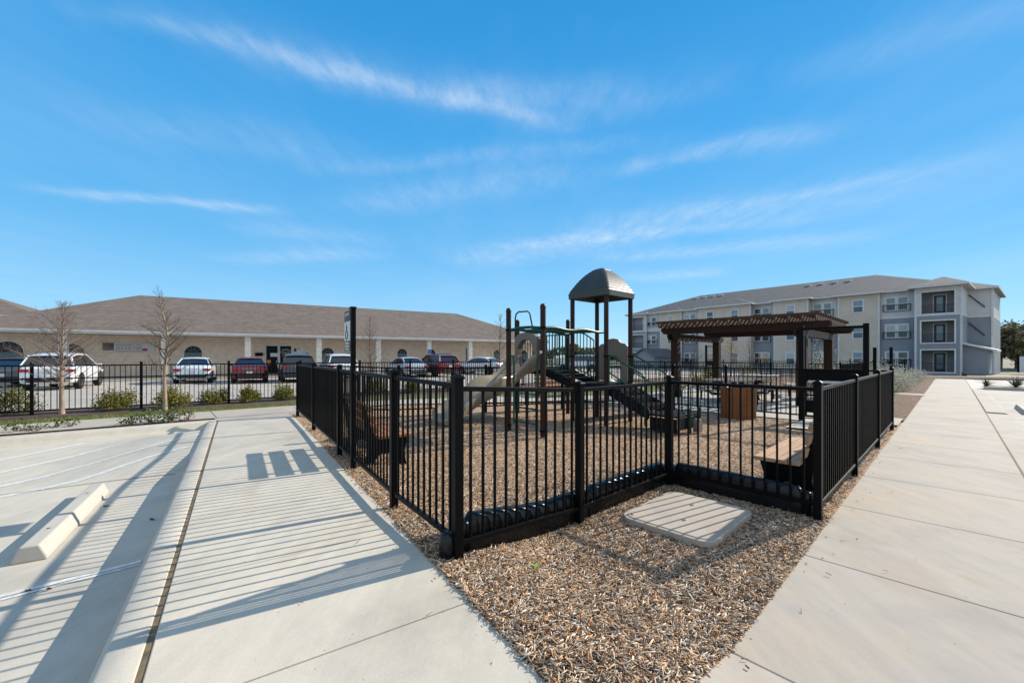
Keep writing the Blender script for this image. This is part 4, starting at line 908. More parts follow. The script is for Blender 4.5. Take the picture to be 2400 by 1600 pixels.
# far fences of the dog run + gate + tall posts
fence('fence', [rl(20.6, 15-2.4*k)[:2] for k in range(6)], 'black three-rail fence beyond the pergola, parallel to its near beam', H=1.25, pick=.11, three=True)
fence('fence', [rl(32.0, 21-2.4*k)[:2] for k in range(9)], 'dark fence in front of the apartment building, farthest of the garden fences', H=1.35, pick=.11, three=True)
fence('fence', [rl(20.6+2.4*k, 3.0)[:2] for k in range(5)], 'black fence running away to the apartment building, behind the sage hedge', H=1.25, pick=.11)
gate_frame((12.05, 26.0), (13.35, 26.9), 2.2, 'distant tall black gate frame around the far pergola post', leaf=True)
for x, y, H_, lb in ((14.2, 16.4, 1.85, 'tall black post standing alone between gate frame and sage hedge, nearer the gate'), (16.2, 17.9, 1.90, 'tall black post standing alone, nearer the sage hedge')):
    m = MB(); m.box((0, 0, H_/2), (.055, .055, H_/2), (Lv, Rv, Z)); o = m.build('gate_post', M['black'], None, bevel=.008); o.location = (x, y, 0); tag(o, lb, 'post', 'tall lone black posts')
# ------------------------------------------------------------------ cars
def paint(name, c, metal=.3): return pm('paint_'+name, c, tuple(x*.96 for x in c), 1.5, .32, metal, coat=.8)
M['cglass'] = glass_dark('car_glass', (.012, .016, .022)); M['tyre'] = pm('tyre', (.012, .012, .012), None, 20, .85)
M['rim'] = pm('rim', (.45, .46, .48), None, 10, .3, .8); M['trim'] = pm('dark_trim', (.015, .015, .017), None, 10, .6)
M['tail'] = pm('tail_lens', (.40, .012, .012), (.30, .008, .008), 12, .2, coat=.5); M['plate'] = pm('plate', (.6, .62, .64), None, 8, .4)
M['head'] = pm('head_lens', (.6, .63, .66), None, 8, .15, .3)
def make_car(kind, pt, label, cat, loc, rz, lname='parked_car'):
    r = thing(lname, (0, 0, 0), label, cat, 'vehicles parked in front of the long low building')
    if kind == 'sedan':
        L = 4.75; W = .91; st = [(0, .50, .62, .34), (.03, .80, .76, .30), (.10, .97, .83, .26), (.35, 1.03, .88, .24), (.9, 1.04, .91, .22), (1.6, .99, .92, .22), (3.3, .97, .92, .22), (3.7, .94, .91, .22), (4.35, .80, .87, .24), (4.62, .68, .80, .28), (4.75, .50, .64, .34)]
        gp = [(.62, 1.0), (1.45, 1.41), (1.9, 1.46), (2.6, 1.45), (3.68, .95)]; wb = .80; wt = .57; wr = .33; bl = 1.0
    elif kind == 'suv':
        L = 4.65; W = .94; st = [(0, .60, .72, .40), (.03, .90, .80, .34), (.12, 1.08, .87, .30), (.4, 1.12, .92, .28), (1.2, 1.12, .94, .28), (3.3, 1.09, .94, .28), (3.65, 1.06, .93, .28), (4.3, .94, .89, .30), (4.55, .78, .83, .34), (4.65, .58, .68, .40)]
        gp = [(.14, 1.10), (.46, 1.58), (1.2, 1.68), (2.5, 1.67), (3.58, 1.07)]; wb = .85; wt = .64; wr = .37; bl = 1.1
    m = MB(); rings = []
    for y, zs, w, zb in st:
        rings.append([V(q) for q in ((-w*.8, y, zb), (-w*.97, y, zb+.06), (-w, y, zb+.22), (-w*1.0, y, zs-.22), (-w*.97, y, zs-.07), (-w*.9, y, zs-.01), (-w*.55, y, zs+.012), (0, y, zs+.02), (w*.55, y, zs+.012), (w*.9, y, zs-.01), (w*.97, y, zs-.07), (w, y, zs-.22), (w, y, zb+.22), (w*.97, y, zb+.06), (w*.8, y, zb))])
    K = 15; m.add([q for R in rings for q in R], [(i*K+j, i*K+(j+1) % K, (i+1)*K+(j+1) % K, (i+1)*K+j) for i in range(len(rings)-1) for j in range(K)], True)
    m.add(rings[0], [tuple(range(K))[::-1]]); m.add(rings[-1], [tuple(range(K))]); m.build('body', pt, r)
    m = MB(); n = len(gp); zb0 = min(gp[0][1], gp[-1][1]); zt0 = max(p[1] for p in gp)
    hw = lambda z: wb+(wt-wb)*max(0, min(1, (z-zb0)/(zt0-zb0)))
    Lp = [V((-hw(z), y, z)) for y, z in gp]; Rp = [V((hw(z), y, z)) for y, z in gp]
    m.add(Lp+Rp, [(i, i+1, n+i+1, n+i) for i in range(n-1)]+[tuple(range(n))[::-1], tuple(range(n, 2*n)), (0, n, 2*n-1, n-1)]); m.build('windows', M['cglass'], r)
    m = MB(); ry = [p for p in gp[1:4]]; rg = []
    ext = [(ry[0][0]-.10, ry[0][1]-.035)]+ry+[(ry[-1][0]+.12, ry[-1][1]-.05)]
    for y, z in ext: rg.append([V((x*wt/.6, y, z+dz)) for x, dz in ((-.66, -.06), (-.63, -.005), (-.5, .03), (0, .045), (.5, .03), (.63, -.005), (.66, -.06))])
    K = 7; m.add([q for R in rg for q in R], [(i*K+j, i*K+j+1, (i+1)*K+j+1, (i+1)*K+j) for i in range(len(rg)-1) for j in range(K-1)], True); m.build('roof', pt, r, solid=.02)
    m = MB()
    for sx in (-1, 1):
        for (y0, z0), (y1, z1), w_ in ((gp[0], gp[1], .09), (gp[-1], gp[3], .055)):
            m = MB(); m.beam((sx*(hw(z0)+.004), y0, z0), (sx*(hw(z1)+.004), y1, z1), w_, .05, (sx, 0, .4)); m.build('pillar', pt, r)
        ym = 2.2 if kind == 'sedan' else 2.05
        m = MB(); m.beam((sx*(wb+.003), ym, bl), (sx*(wt+.006), ym, gp[2][1]), .03, .05, (0, 1, 0)); m.build('pillar', M['trim'], r)
    for sx in (-1, 1):
        for y in (.88, L-.92):
            m = MB()
            pr = [(wr-.13, -.11), (wr-.02, -.115), (wr, -.09), (wr, .09), (wr-.02, .115), (wr-.13, .11)]
            vs = []; NN = 20
            for rr, x in pr: vs += [V((sx*(W-.115)+x, y+rr*math.cos(2*PI*j/NN), wr+rr*math.sin(2*PI*j/NN))) for j in range(NN)]
            m.add(vs, [(i*NN+j, i*NN+(j+1) % NN, (i+1)*NN+(j+1) % NN, (i+1)*NN+j) for i in range(len(pr)-1) for j in range(NN)], True)
            wh = m.build('wheel', M['tyre'], r)
            m = MB(); xo = sx*(W-.03)
            for k in range(5):
                a = k*2*PI/5+.3; m.beam((xo, y, wr), (xo, y+math.cos(a)*(wr-.1), wr+math.sin(a)*(wr-.1)), .05, .03, (1, 0, 0))
            m.tube([(xo-sx*.02, y+(wr-.11)*math.cos(a), wr+(wr-.11)*math.sin(a)) for a in np.linspace(0, 2*PI, 17)], .022, 6); m.build('rim', M['rim'], wh)
            m = MB(); m.lathe([(0, 0)], (0, 0, 0), 3) if False else None
            ar = MB(); pa_ = [(y+math.cos(a)*(wr+.055), wr+math.sin(a)*(wr+.055)) for a in np.linspace(-.25, PI+.25, 16)]; pb_ = [(0, 0)]
            ar.prism(pa_, (sx*(W-.03), 0, 0), (0, 1, 0), (0, 0, 1), (1, 0, 0), -.05, .036); ar.build('wheel_arch', M['trim'], r)
        m = MB(); tz = st[2][1]-.17
        m.box((sx*(W-.23), .035, tz), (.17, .035, .065)); m.box((sx*(W-.06), .16, tz), (.02, .11, .06)); m.build('tail_light', M['tail'], r, bevel=.015)
        m = MB(); m.box((sx*(W-.22), L-.20, st[-3][1]-.14), (.16, .10, .06)); m.build('headlight', M['head'], r, bevel=.02)
        m = MB(); m.box((sx*(W+.09), 3.25 if kind == 'sedan' else 3.15, bl+.02), (.09, .05, .06)); m.build('mirror', pt, r, bevel=.02)
    m = MB(); m.box((0, .015, st[0][3]+.06), (.62, .03, .08)); m.build('bumper', M['trim'], r, bevel=.02); m = MB(); m.box((0, L-.02, .36), (.55, .03, .1)); m.build('bumper', M['trim'], r, bevel=.02)
    m = MB(); m.box((0, -.005, st[2][1]-.26 if kind == 'suv' else .62), (.15, .008, .075)); m.build('licence_plate', M['plate'], r)
    m = MB(); m.box((0, .012, st[2][1]-.12), (.38, .01, .012)); m.build('chrome_strip', M['rim'], r)
    if kind == 'suv':
        m = MB()
        for sx in (-1, 1): m.tube([(sx*.56, .75, 1.70), (sx*.56, .85, 1.76), (sx*.56, 2.6, 1.76), (sx*.56, 2.7, 1.70)], .016, 6)
        m.build('roof_rails', M['trim'], r)
    r.location = (loc[0], loc[1], zg(*loc)+.012); r.rotation_euler = (0, 0, rz); return r
hd = math.radians(31.5)
def cpos(px, z): return ((px-1200)/FPX*z, z)
make_car('sedan', paint('grey', (.05, .055, .06)), 'dark grey vehicle at the left picture edge, nose towards the low building', 'car', cpos(2, 20.6), hd)
make_car('suv', paint('white', (.72, .74, .76), .05), 'large white SUV seen from behind the cone-crowned bare tree', 'car', cpos(108, 18.9), hd)
make_car('sedan', paint('pearl', (.62, .66, .70), .1), 'white sedan parked behind the crooked bare tree', 'car', cpos(449, 23.6), hd)
make_car('sedan', paint('red', (.13, .005, .009), .3), 'dark red sedan with light licence plate, parked left of the glass doors', 'car', cpos(585, 24.0), hd)
make_car('suv', paint('charcoal', (.035, .038, .048), .4), 'charcoal SUV parked in front of the double glass doors', 'car', cpos(702, 24.6), hd)
make_car('suv', paint('white2', (.70, .72, .74), .05), 'white SUV partly hidden by the accessible parking sign pole', 'car', cpos(806, 26.0), hd)
make_car('sedan', paint('silver', (.52, .55, .59), .35), 'silver sedan parked alone in front of the two middle arched windows', 'car', cpos(980, 30.5), hd+.08)
make_car('suv', paint('maroon', (.12, .008, .011), .35), 'maroon red SUV parked below the blue accessible parking panel', 'car', cpos(1056, 31.5), hd+.12)
make_car('sedan', paint('white3', (.66, .68, .70), .1), 'white sedan seen from its side, left of the wavy slide', 'car', cpos(1180, 36.0), 1.05)
make_car('suv', paint('silver2', (.50, .54, .58), .35), 'silver SUV seen through the opening of the tan play panel', 'car', (9.1, 42.0), 1.15)
# ------------------------------------------------------------------ long low building (left)
BO = V((-18.7, 30.5, 0)); BB = V((.853, .523, 0)); BN = V((-.523, .853, 0)); GZ = -.06
def bf(s, d, z=0): return BO+BB*s+BN*d+Z*z
ang_b = -math.atan2(.523, .853)
M['limestone'] = stone('limestone_wall', (.78, .62, .49), (.72, .575, .45), (.60, .48, .38), .42, .2, ang_b)
M['limecol'] = stone('limestone_column', (.82, .77, .68), (.75, .70, .61), (.50, .45, .38), .3, .2, ang_b)
M['roof_br'] = shingles('brown_shingles', (.185, .15, .127), (.14, .115, .098), ang_b)
M['white'] = pm('white_trim', (.66, .65, .62), (.57, .56, .54), 3, .6)
M['soffit'] = pm('soffit', (.40, .36, .30), None, 3, .8)
pass; M['muntin'] = pm('muntin', (.30, .31, .30), None, 5, .6); M['wglass'] = glass_dark('window_glass', (.010, .014, .018), .12); M['wglass'].node_tree.nodes['Principled BSDF'].inputs['Specular IOR Level'].default_value = .25; M['blind'] = pm('window_blind', (.10, .15, .17), (.07, .11, .13), 6, .35, stretch=(.2, .2, 8))
low = thing('low_building', bf(5, 2.2, GZ), 'long single-storey limestone building with brown hipped roof and porch columns', 'building')
def wallbox(name, fr, s0, s1, d0, d1, z0, z1, mat, parent, bevel=0):
    m = MB(); o = fr(0, 0, 0); ex = (fr(1, 0, 0)-o).normalized(); ey = (fr(0, 1, 0)-o).normalized()
    m.box(fr((s0+s1)/2, (d0+d1)/2, (z0+z1)/2), (abs(s1-s0)/2, abs(d1-d0)/2, (z1-z0)/2), (ex, ey, Z)); return m.build(name, mat, parent, bevel)
wallbox('wall', bf, -14.6, 26.0, 2.2, 17.5, GZ-.3, 3.0, M['limestone'], low)
def hip(name, fr, s0, s1, d0, d1, ze, zr, rs0, rs1, mat, parent, th=.16, soff=.35, trim='white'):
    dm = (d0+d1)/2; m = MB(); c = [fr(s0, d0, ze), fr(s1, d0, ze), fr(s1, d1, ze), fr(s0, d1, ze), fr(rs0, dm, zr), fr(rs1, dm, zr)]
    m.add(c, [(0, 1, 5, 4), (1, 2, 5), (2, 3, 4, 5), (3, 0, 4)]); r = m.build(name, mat, parent)
    m = MB(); k = .03
    cs = [(s0+k, d0+k), (s1-k, d0+k), (s1-k, d1-k), (s0+k, d1-k)]
    for i in range(4):
        a = fr(*cs[i], ze-th/2-.01); b = fr(*cs[(i+1) % 4], ze-th/2-.01); m.beam(a, b, .05, th)
    m.build('fascia', M[trim], r)
    m = MB(); m.add([fr(*q, ze-th-.012) for q in cs], [(0, 1, 2, 3)]); m.build('soffit', M['soffit'], r)
    return r
hip('roof', bf, -14.9, 26.6, 0, 18.8, 3.12, 6.5, -8.05, 20.1, M['roof_br'], low, .2)
g_ = MB(); g_.box(bf(5.8, -.06, 3.06), (20.7, .06, .06), (BB, BN, Z)); g_.build('gutter', M['white'], low, bevel=.01)
for s in (-10.0, -5.15, -.45, 4.3, 8.9, 13.4, 17.5, 21.8, 25.8):
    wallbox('porch_column', bf, s-.19, s+.19, .3, .68, GZ-.2, 2.93, M['limecol'], low, .01)
sheet('porch', bf(-15, -.9), bf(26.6, -.9), bf(26.6, 2.2), bf(-15, 2.2), 20, 2, M['kerb'], .10)
kb = MB(); kb.box(bf(5.8, -1.0, GZ+.02), (20.8, .08, .11), (BB, BN, Z)); tag(kb.build('kerb', M['kerb'], bevel=.02), kind='structure')
def s_of(px, d, fr_o=BO, B_=BB, N_=BN):
    r = (px-1200)/FPX; X0 = fr_o.x+N_.x*d; Y0 = fr_o.y+N_.y*d; return (r*Y0-X0)/(B_.x-r*B_.y)
def arch_window(s, w, zb, zsp, parent, fr, d, half=True):
    """arched window: frame > glass, blind, muntins"""
    R_ = w/2; m = MB(); R_ *= .9; out = [(-R_-.05, zb), (-R_-.05, zsp)]+[((R_+.05)*-math.cos(a), zsp+(R_+.05)*math.sin(a)) for a in np.linspace(0, PI, 13)[1:-1]]+[(R_+.05, zsp), (R_+.05, zb)]
    inn = [(R_, zb+.04), (R_, zsp)]+[(R_*math.cos(a), zsp+R_*math.sin(a)) for a in np.linspace(0, PI, 13)[1:-1]]+[(-R_, zsp), (-R_, zb+.04)]
    ex = (fr(1, 0, 0)-fr(0, 0, 0)).normalized(); ey = (fr(0, 1, 0)-fr(0, 0, 0)).normalized()
    N_ = len(out); o = fr(s, d, 0); oo = [o+ex*a+Z*b-ey*.03 for a, b in out]; ii = [o+ex*a+Z*b-ey*.03 for a, b in inn[::-1]]; ib = [p+ey*.035 for p in ii]; ob = [p+ey*.035 for p in oo]
    m.add(oo+ii+ib+ob, [(k, k+1, N_+k+1, N_+k) for k in range(N_-1)]+[(0, N_, 2*N_-1, N_-1)]+[(N_+k, N_+k+1, 2*N_+k+1, 2*N_+k) for k in range(N_-1)]+[(3*N_+k, 3*N_+k+1, k+1, k) for k in range(N_-1)])
    fm = m.build('window', M['limecol'], parent)
    m = MB(); m.add([o+ex*a+Z*b-ey*.004 for a, b in inn[::-1]], [tuple(range(N_))]); m.build('glass', M['wglass'], fm)
    m = MB(); m.box(o+Z*((zb+zsp)/2)-ey*.010, (R_-.01, .002, (zsp-zb)/2-.02), (ex, ey, Z)); m.build('blind', M['blind'], fm)
    m = MB(); F = o-ey*.018
    m.beam(F+Z*zb-ex*.0, F+Z*zsp, .012, .012, ey); m.beam(F-ex*R_+Z*zsp, F+ex*R_+Z*zsp, .018, .012, ey)
    for a in (PI*.2, PI*.4, PI*.6, PI*.8): m.beam(F+Z*zsp+(ex*math.cos(a)+Z*math.sin(a))*R_*.4, F+Z*zsp+(ex*math.cos(a)+Z*math.sin(a))*R_, .013, .010, ey)
    pts = [F+Z*zsp+(ex*math.cos(a)+Z*math.sin(a))*R_*.4 for a in np.linspace(0, PI, 8)]
    for k in range(7): m.beam(pts[k], pts[k+1], .013, .010, ey)
    m.box(o+Z*(zb-.02)-ey*.04, (R_+.1, .05, .03), (ex, ey, Z)); m.build('muntins', M['blind'] if False else M['muntin'], fm)
for pxc, w_ in ((18, 1.5), (170, 1.25), (453, 1.15), (768, 1.05), (942.5, 1.0), (1010, 1.0), (1164.5, .85), (1228, .9)):
    arch_window(s_of(pxc, 2.2), w_, .85, 1.75, low, bf, 2.2)
# glass doors
s0 = s_of(621, 2.2); s1 = s_of(685, 2.2); dz0, dz1 = .06, 2.42
M['black_glass'] = glass_dark('door_glass', (.004, .005, .006), .3); M['black_glass'].node_tree.nodes['Principled BSDF'].inputs['Specular IOR Level'].default_value = .15
sM = (s0+s1)/2
for k, (a, b) in enumerate(((s0, sM), (sM, s1))):
    m = MB(); ff = .07
    for q in (a+ff/2+.01, b-ff/2-.01): m.box(bf(q, 2.16, (dz0+dz1)/2), (ff/2, .03, (dz1-dz0)/2), (BB, BN, Z))
    for q in (dz0+.1, dz1-.04): m.box(bf((a+b)/2, 2.16, q), ((b-a)/2-.08, .03, .05), (BB, BN, Z))
    dr = m.build('door', M['white'], low)
    m = MB(); m.box(bf((a+b)/2, 2.17, (dz0+dz1)/2), ((b-a)/2-.075, .008, (dz1-dz0)/2-.09), (BB, BN, Z)); m.build('glass', M['black_glass'], dr)
    hx = b-.16 if k == 0 else a+.16; m = MB(); m.tube([bf(hx, 2.06, .85), bf(hx, 2.06, 1.2)], .018, 8); m.build('handle', M['metal'], dr)
    if k == 1:
        mid = (a+b)/2; wd = 'LIBERTY'
        for i, ch in enumerate(wd):
            t_ = (i-3)*.36; o_ = bf(mid+math.sin(t_)*.42, 2.155, 1.62+math.cos(t_)*.42); X_ = BB*math.cos(t_)-Z*math.sin(t_); Y_ = Z*math.cos(t_)+BB*math.sin(t_)
            text(ch, .20, M['white'], 'lettering', dr, o_, X_, Y_, .001)
        text('CHILD', .19, M['white'], 'lettering', dr, bf(mid, 2.155, 1.78), BB, Z, .001); text('CARE', .19, M['white'], 'lettering', dr, bf(mid, 2.155, 1.53), BB, Z, .001)
    else:
        m = MB(); m.box(bf(a+(b-a)*.66, 2.158, 1.62), (.26, .002, .14), (BB, BN, Z)); m.build('notice', M['sign_white'], dr)
        m = MB(); m.prism([(.15*math.cos(t), .15*math.sin(t)) for t in np.linspace(0, 2*PI, 17)[:-1]], bf(a+.26, 2.158, 1.1), BB, Z, BN, -.002, .002); m.build('round_sticker', pm('orange', (.60, .22, .08), None, 9, .5), dr)
m = MB(); q0 = s_of(1091, 2.2); q1 = s_of(1102, 2.2); m.box(bf((q0+q1)/2, 2.17, 1.25), ((q1-q0)/2+.05, .03, 1.19), (BB, BN, Z)); dr = m.build('door', M['white'], low)
m = MB(); m.box(bf((q0+q1)/2, 2.135, 1.2), ((q1-q0)/2-.04, .01, 1.1), (BB, BN, Z)); m.build('glass', M['black_glass'], dr)
m = MB(); a_ = s_of(607, 2.2); m.box(bf(a_, 2.12, 1.66), (.26, .08, .13), (BB, BN, Z)); o = m.build('mailbox', M['black'], None, bevel=.02); tag(o, 'black wall mailbox left of the double glass doors', 'mailbox')
# notice sheets beside the doors
nb_ = thing('notice_board', bf(s_of(699, 2.2), 2.18, 1.6), 'white and navy notice sheets on the wall right of the glass doors', 'notice board')
for px0, px1, z0_, z1_, mt in ((689, 694.5, 1.9, 2.15, 'navy'), (689, 694.5, 1.35, 1.88, 'sign_white'), (695.5, 711, 1.35, 2.2, 'sign_white')):
    if 'navy' not in M: M['navy'] = pm('navy', (.02, .02, .08), None, 9, .5)
    a_, b_ = s_of(px0, 2.2), s_of(px1, 2.2); m = MB(); m.box(bf((a_+b_)/2, 2.17, (z0_+z1_)/2), ((b_-a_)/2, .012, (z1_-z0_)/2), (BB, BN, Z)); pl = m.build('sheet', M[mt], nb_)
    if px1 > 700:
        m = MB(); c_ = (a_+b_)/2
        m.box(bf(c_-.08, 2.155, 2.1), (.1, .002, .025), (BB, BN, Z)); m.box(bf(c_-.08, 2.155, 1.66), (.1, .002, .012), (BB, BN, Z)); m.build('print', M['ink'], pl)
# banner
a_, b_ = s_of(240, 2.2), s_of(362, 2.2); bz0, bz1 = 1.74, 2.42; cx_ = (a_+b_)/2
M['banner'] = pm('banner_vinyl', (.60, .58, .57), (.54, .53, .52), 3, .6)
bn = thing('banner', bf(cx_, 2.15, (bz0+bz1)/2), 'white phone-number banner hanging on the wall between two arched windows', 'banner')
m = MB(); m.box(bf(cx_, 2.15, (bz0+bz1)/2), ((b_-a_)/2, .006, (bz1-bz0)/2), (BB, BN, Z)); m.build('cloth', M['banner'], bn)
m = MB(); m.box(bf(a_+.30, 2.14, bz0+.42), (.28, .003, .25), (BB, BN, Z)); m.build('photo', pm('banner_photo', (.30, .16, .13), (.06, .07, .05), 4, .6), bn)
text('ENROLLMENT  INFO', .15, M['sign_olive'], 'lettering', bn, bf(a_+1.35, 2.14, bz1-.16), BB, Z, .001)
text('254 432 7287', .25, pm('banner_red', (.30, .045, .04), None, 9, .6), 'lettering', bn, bf(a_+1.35, 2.14, bz0+.30), BB, Z, .001)
m = MB(); m.box(bf(a_+1.35, 2.142, bz0+.11), (.70, .002, .02), (BB, BN, Z)); m.build('lettering', M['sign_olive'], bn)
m = MB(); m.prism([(.16*math.cos(t), .10*math.sin(t)) for t in np.linspace(0, 2*PI, 13)[:-1]], bf(b_-.5, 2.14, bz0+.22), BB, Z, BN, -.002, .002); m.build('red_emblem', pm('banner_red2', (.35, .05, .05), None, 9, .6), bn)
# blue accessible panel on column
m = MB(); c_ = bf(13.4, .27, 0); m.box(c_+Z*1.92, (.17, .01, .19), (BB, BN, Z)); o = m.build('accessible_sign', M['blue'], None); tag(o, 'small blue accessible parking panel on a porch column', 'sign')
ORI[o.name] = V((0, 0, 0)); m = MB(); q = c_-BN*.012
m.tube([q+Z*2.03, q+Z*2.028], .022, 8); m.tube([q-BB*.01+Z*2.0, q-BB*.01+Z*1.92, q+BB*.05+Z*1.92, q+BB*.08+Z*1.83], .010, 6)
m.tube([q+BB*(.065*math.cos(t)-.01)+Z*(1.87+.06*math.sin(t)) for t in np.linspace(2, 2*PI, 12)], .009, 6); m.build('wheelchair_symbol', M['white'], o)
m = MB(); m.box(c_+Z*1.66, (.16, .008, .05), (BB, BN, Z)); m.build('lower_plate', M['white'], o)
# house roof beyond on the far left
hb = thing('house', (-45, 33, 0), 'brown-roofed house peeking over the left end of the low building', 'building')
fr2 = lambda s, d, z=0: V((-45, 33, 0))+BB*s+BN*d+Z*z
wallbox('wall', fr2, -7, 4.6, .6, 12, -.3, 4.9, M['limestone'], hb); hip('roof', fr2, -8, 5.4, 0, 13, 5.0, 7.4, -3, -.5, M['roof_br'], hb, .2, trim='white')
# ------------------------------------------------------------------ apartment building (right)
AO = V((43.35, 45.0, 0)); AA = V((-.616, .788, 0)); AN = V((.788, .616, 0)); AZ = -.26
def af(s, d, z=0): return AO+AA*s+AN*d+Z*(z+AZ)
ang_a = -math.atan2(.788, -.616)
M['grey_up'] = siding('light_grey_siding', (.55, .545, .54)); M['grey_lo'] = siding('slate_siding', (.235, .26, .29)); M['tansid'] = siding('tan_stucco', (.56, .475, .385), .5)
M['roof_gr'] = shingles('grey_shingles', (.14, .138, .142), (.105, .104, .108), ang_a)
M['inner'] = pm('balcony_inner', (.27, .265, .27), None, 2, .8); M['railg'] = pm('rail_dark', (.012, .02, .03), None, 9, .5)
M['bglass'] = glass_dark('pane_lower', (.035, .06, .08), .06); M['bglass2'] = glass_dark('pane_upper', (.16, .24, .27), .06)
apt = thing('apartment_building', af(16, 0, 0), 'three-storey grey and tan apartment building with hipped grey roof on the right', 'building')
def sa(px, p=0): return s_of(px, -p, AO, AA, AN)
bays = [(1506, 1548, 0, 'g'), (1548, 1596, .35, 't'), (1596, 1639, 0, 'g'), (1639, 1757, 1.3, 't'), (1757, 1815, 0, 'g'), (1815, 1892, 1.3, 't'), (1892, 1966, 0, 'g'), (1966, 2059, .35, 't'), (2059, 2147, 0, 'g')]
wallbox('core_wall', af, -3.3, 36.4, .3, 17.4, -.5, 8.9, M['grey_lo'], apt)
M['blindw'] = pm('pale_blind', (.42, .45, .46), (.34, .37, .38), 5, .5, stretch=(.2, .2, 12))
def window(s, p, z0, w, h, bal, kind):
    d = -p; m = MB(); fw = .07
    n = 2 if kind == 'pair' else 1; W_ = w*n+(.18 if n == 2 else 0)
    m.box(af(s, d-.02, z0+h/2), (W_/2+.09, .03, h/2+.09), (AA, AN, Z)); fr_ = m.build('window', M['white'], apt)
    for k in range(n):
        c = s+(0 if n == 1 else (-1 if k == 0 else 1)*(w/2+.09)); m = MB(); m.box(af(c, d-.056, z0+h*.25), (w/2-.06, .004, h*.25-.05), (AA, AN, Z)); m.build('pane', M['bglass'], fr_)
        m = MB(); m.box(af(c, d-.056, z0+h*.75), (w/2-.06, .004, h*.25-.05), (AA, AN, Z)); m.build('pane', M[random.choice(('bglass2', 'bglass2', 'blindw', 'bglass'))], fr_)
    if bal:
        m = MB(); e = W_/2+.22; y = d-.16
        for z in (z0-.12, z0+.62): m.beam(af(s-e, y, z), af(s+e, y, z), .05, .05)
        for q in (-e, e): m.beam(af(s+q, y, z0-.12), af(s+q, y, z0+.62), .05, .05); m.beam(af(s+q, y, z0+.62), af(s+q, d, z0+.62), .04, .04)
        nb = 14
        for k in range(1, nb): m.beam(af(s-e+2*e*k/nb, y, z0-.1), af(s-e+2*e*k/nb, y, z0+.6), .016, .016)
        m.build('balconette_rail', M['railg'], apt)
for x0, x1, p, t in bays:
    a, b = sa(x1, p), sa(x0, p)
    if t == 't': wallbox('wall_bay', af, a, b, -p, 1.0, -.5, 8.86, M['tansid'], apt)
    else:
        wallbox('wall_upper', af, a-.01, b+.01, 0, .6, 6.12, 8.86, M['grey_up'], apt); wallbox('wall_lower', af, a-.01, b+.01, 0, .6, -.5, 5.94, M['grey_lo'], apt)
        wallbox('band', af, a, b, -.03, .5, 5.94, 6.12, M['white'], apt)
    c = (a+b)/2
    if (x0, x1) == (1639, 1757): cs = [sa(1664, p), sa(1722, p)]; ki = 'one'
    else: cs = [c]; ki = 'one' if t == 't' else 'pair'
    for q in cs:
        for z0 in (.85, 3.85, 6.85): window(q, p, z0, .95 if ki == 'one' else .82, 1.4, ki == 'pair', ki)
    if t == 't':
        for q in (a-.04, b+.04): wallbox('corner_trim', af, q-.06, q+.06, -p-.02, -p+.1, -.3, 8.84, M['white'], apt)
# roofs
hip('roof', af, -3.9, 37.0, -.6, 18.6, 9.0, 12.35, 5.0, 28.6, M['roof_gr'], apt)
for x0, x1, p, t in bays:
    if t == 't':
        a, b = sa(x1, p)-.5, sa(x0, p)+.5; w_ = b-a
        m = MB(); ze = 9.02; dd = w_/2; rise = .349*dd; d0 = -p-.55
        m.add([af(a, d0, ze), af(b, d0, ze), af((a+b)/2, d0+dd, ze+rise), af((a+b)/2, d0+dd+3.5, ze+rise), af(a, d0+3.5, ze), af(b, d0+3.5, ze)], [(0, 1, 2), (1, 5, 3, 2), (0, 2, 3, 4)]); rf = m.build('bay_roof', M['roof_gr'], apt)
        m = MB(); m.beam(af(a, d0+.03, ze-.09), af(b, d0+.03, ze-.09), .05, .17); m.beam(af(a+.03, d0, ze-.09), af(a+.03, d0+p+.4, ze-.09), .05, .17); m.beam(af(b-.03, d0, ze-.09), af(b-.03, d0+p+.4, ze-.09), .05, .17); m.build('fascia', M['white'], rf)
        m = MB(); m.add([af(a+.05, d0+.05, ze-.175), af(b-.05, d0+.05, ze-.175), af(b-.05, 0, ze-.175), af(a+.05, 0, ze-.175)], [(0, 1, 2, 3)]); m.build('soffit', M['white'], rf)
# roof vents near the ridge
for s in (7.4, 8.9, 10.4, 11.9, 24.0, 25.4, 26.8, 28.2):
    d = 7.0; z = 9.0+.349*(d+.6); m = MB(); m.box(af(s, d, z+.08), (.30, .16, .10), (AA, AN, Z)); m.build('roof_vent', M['white'], apt)
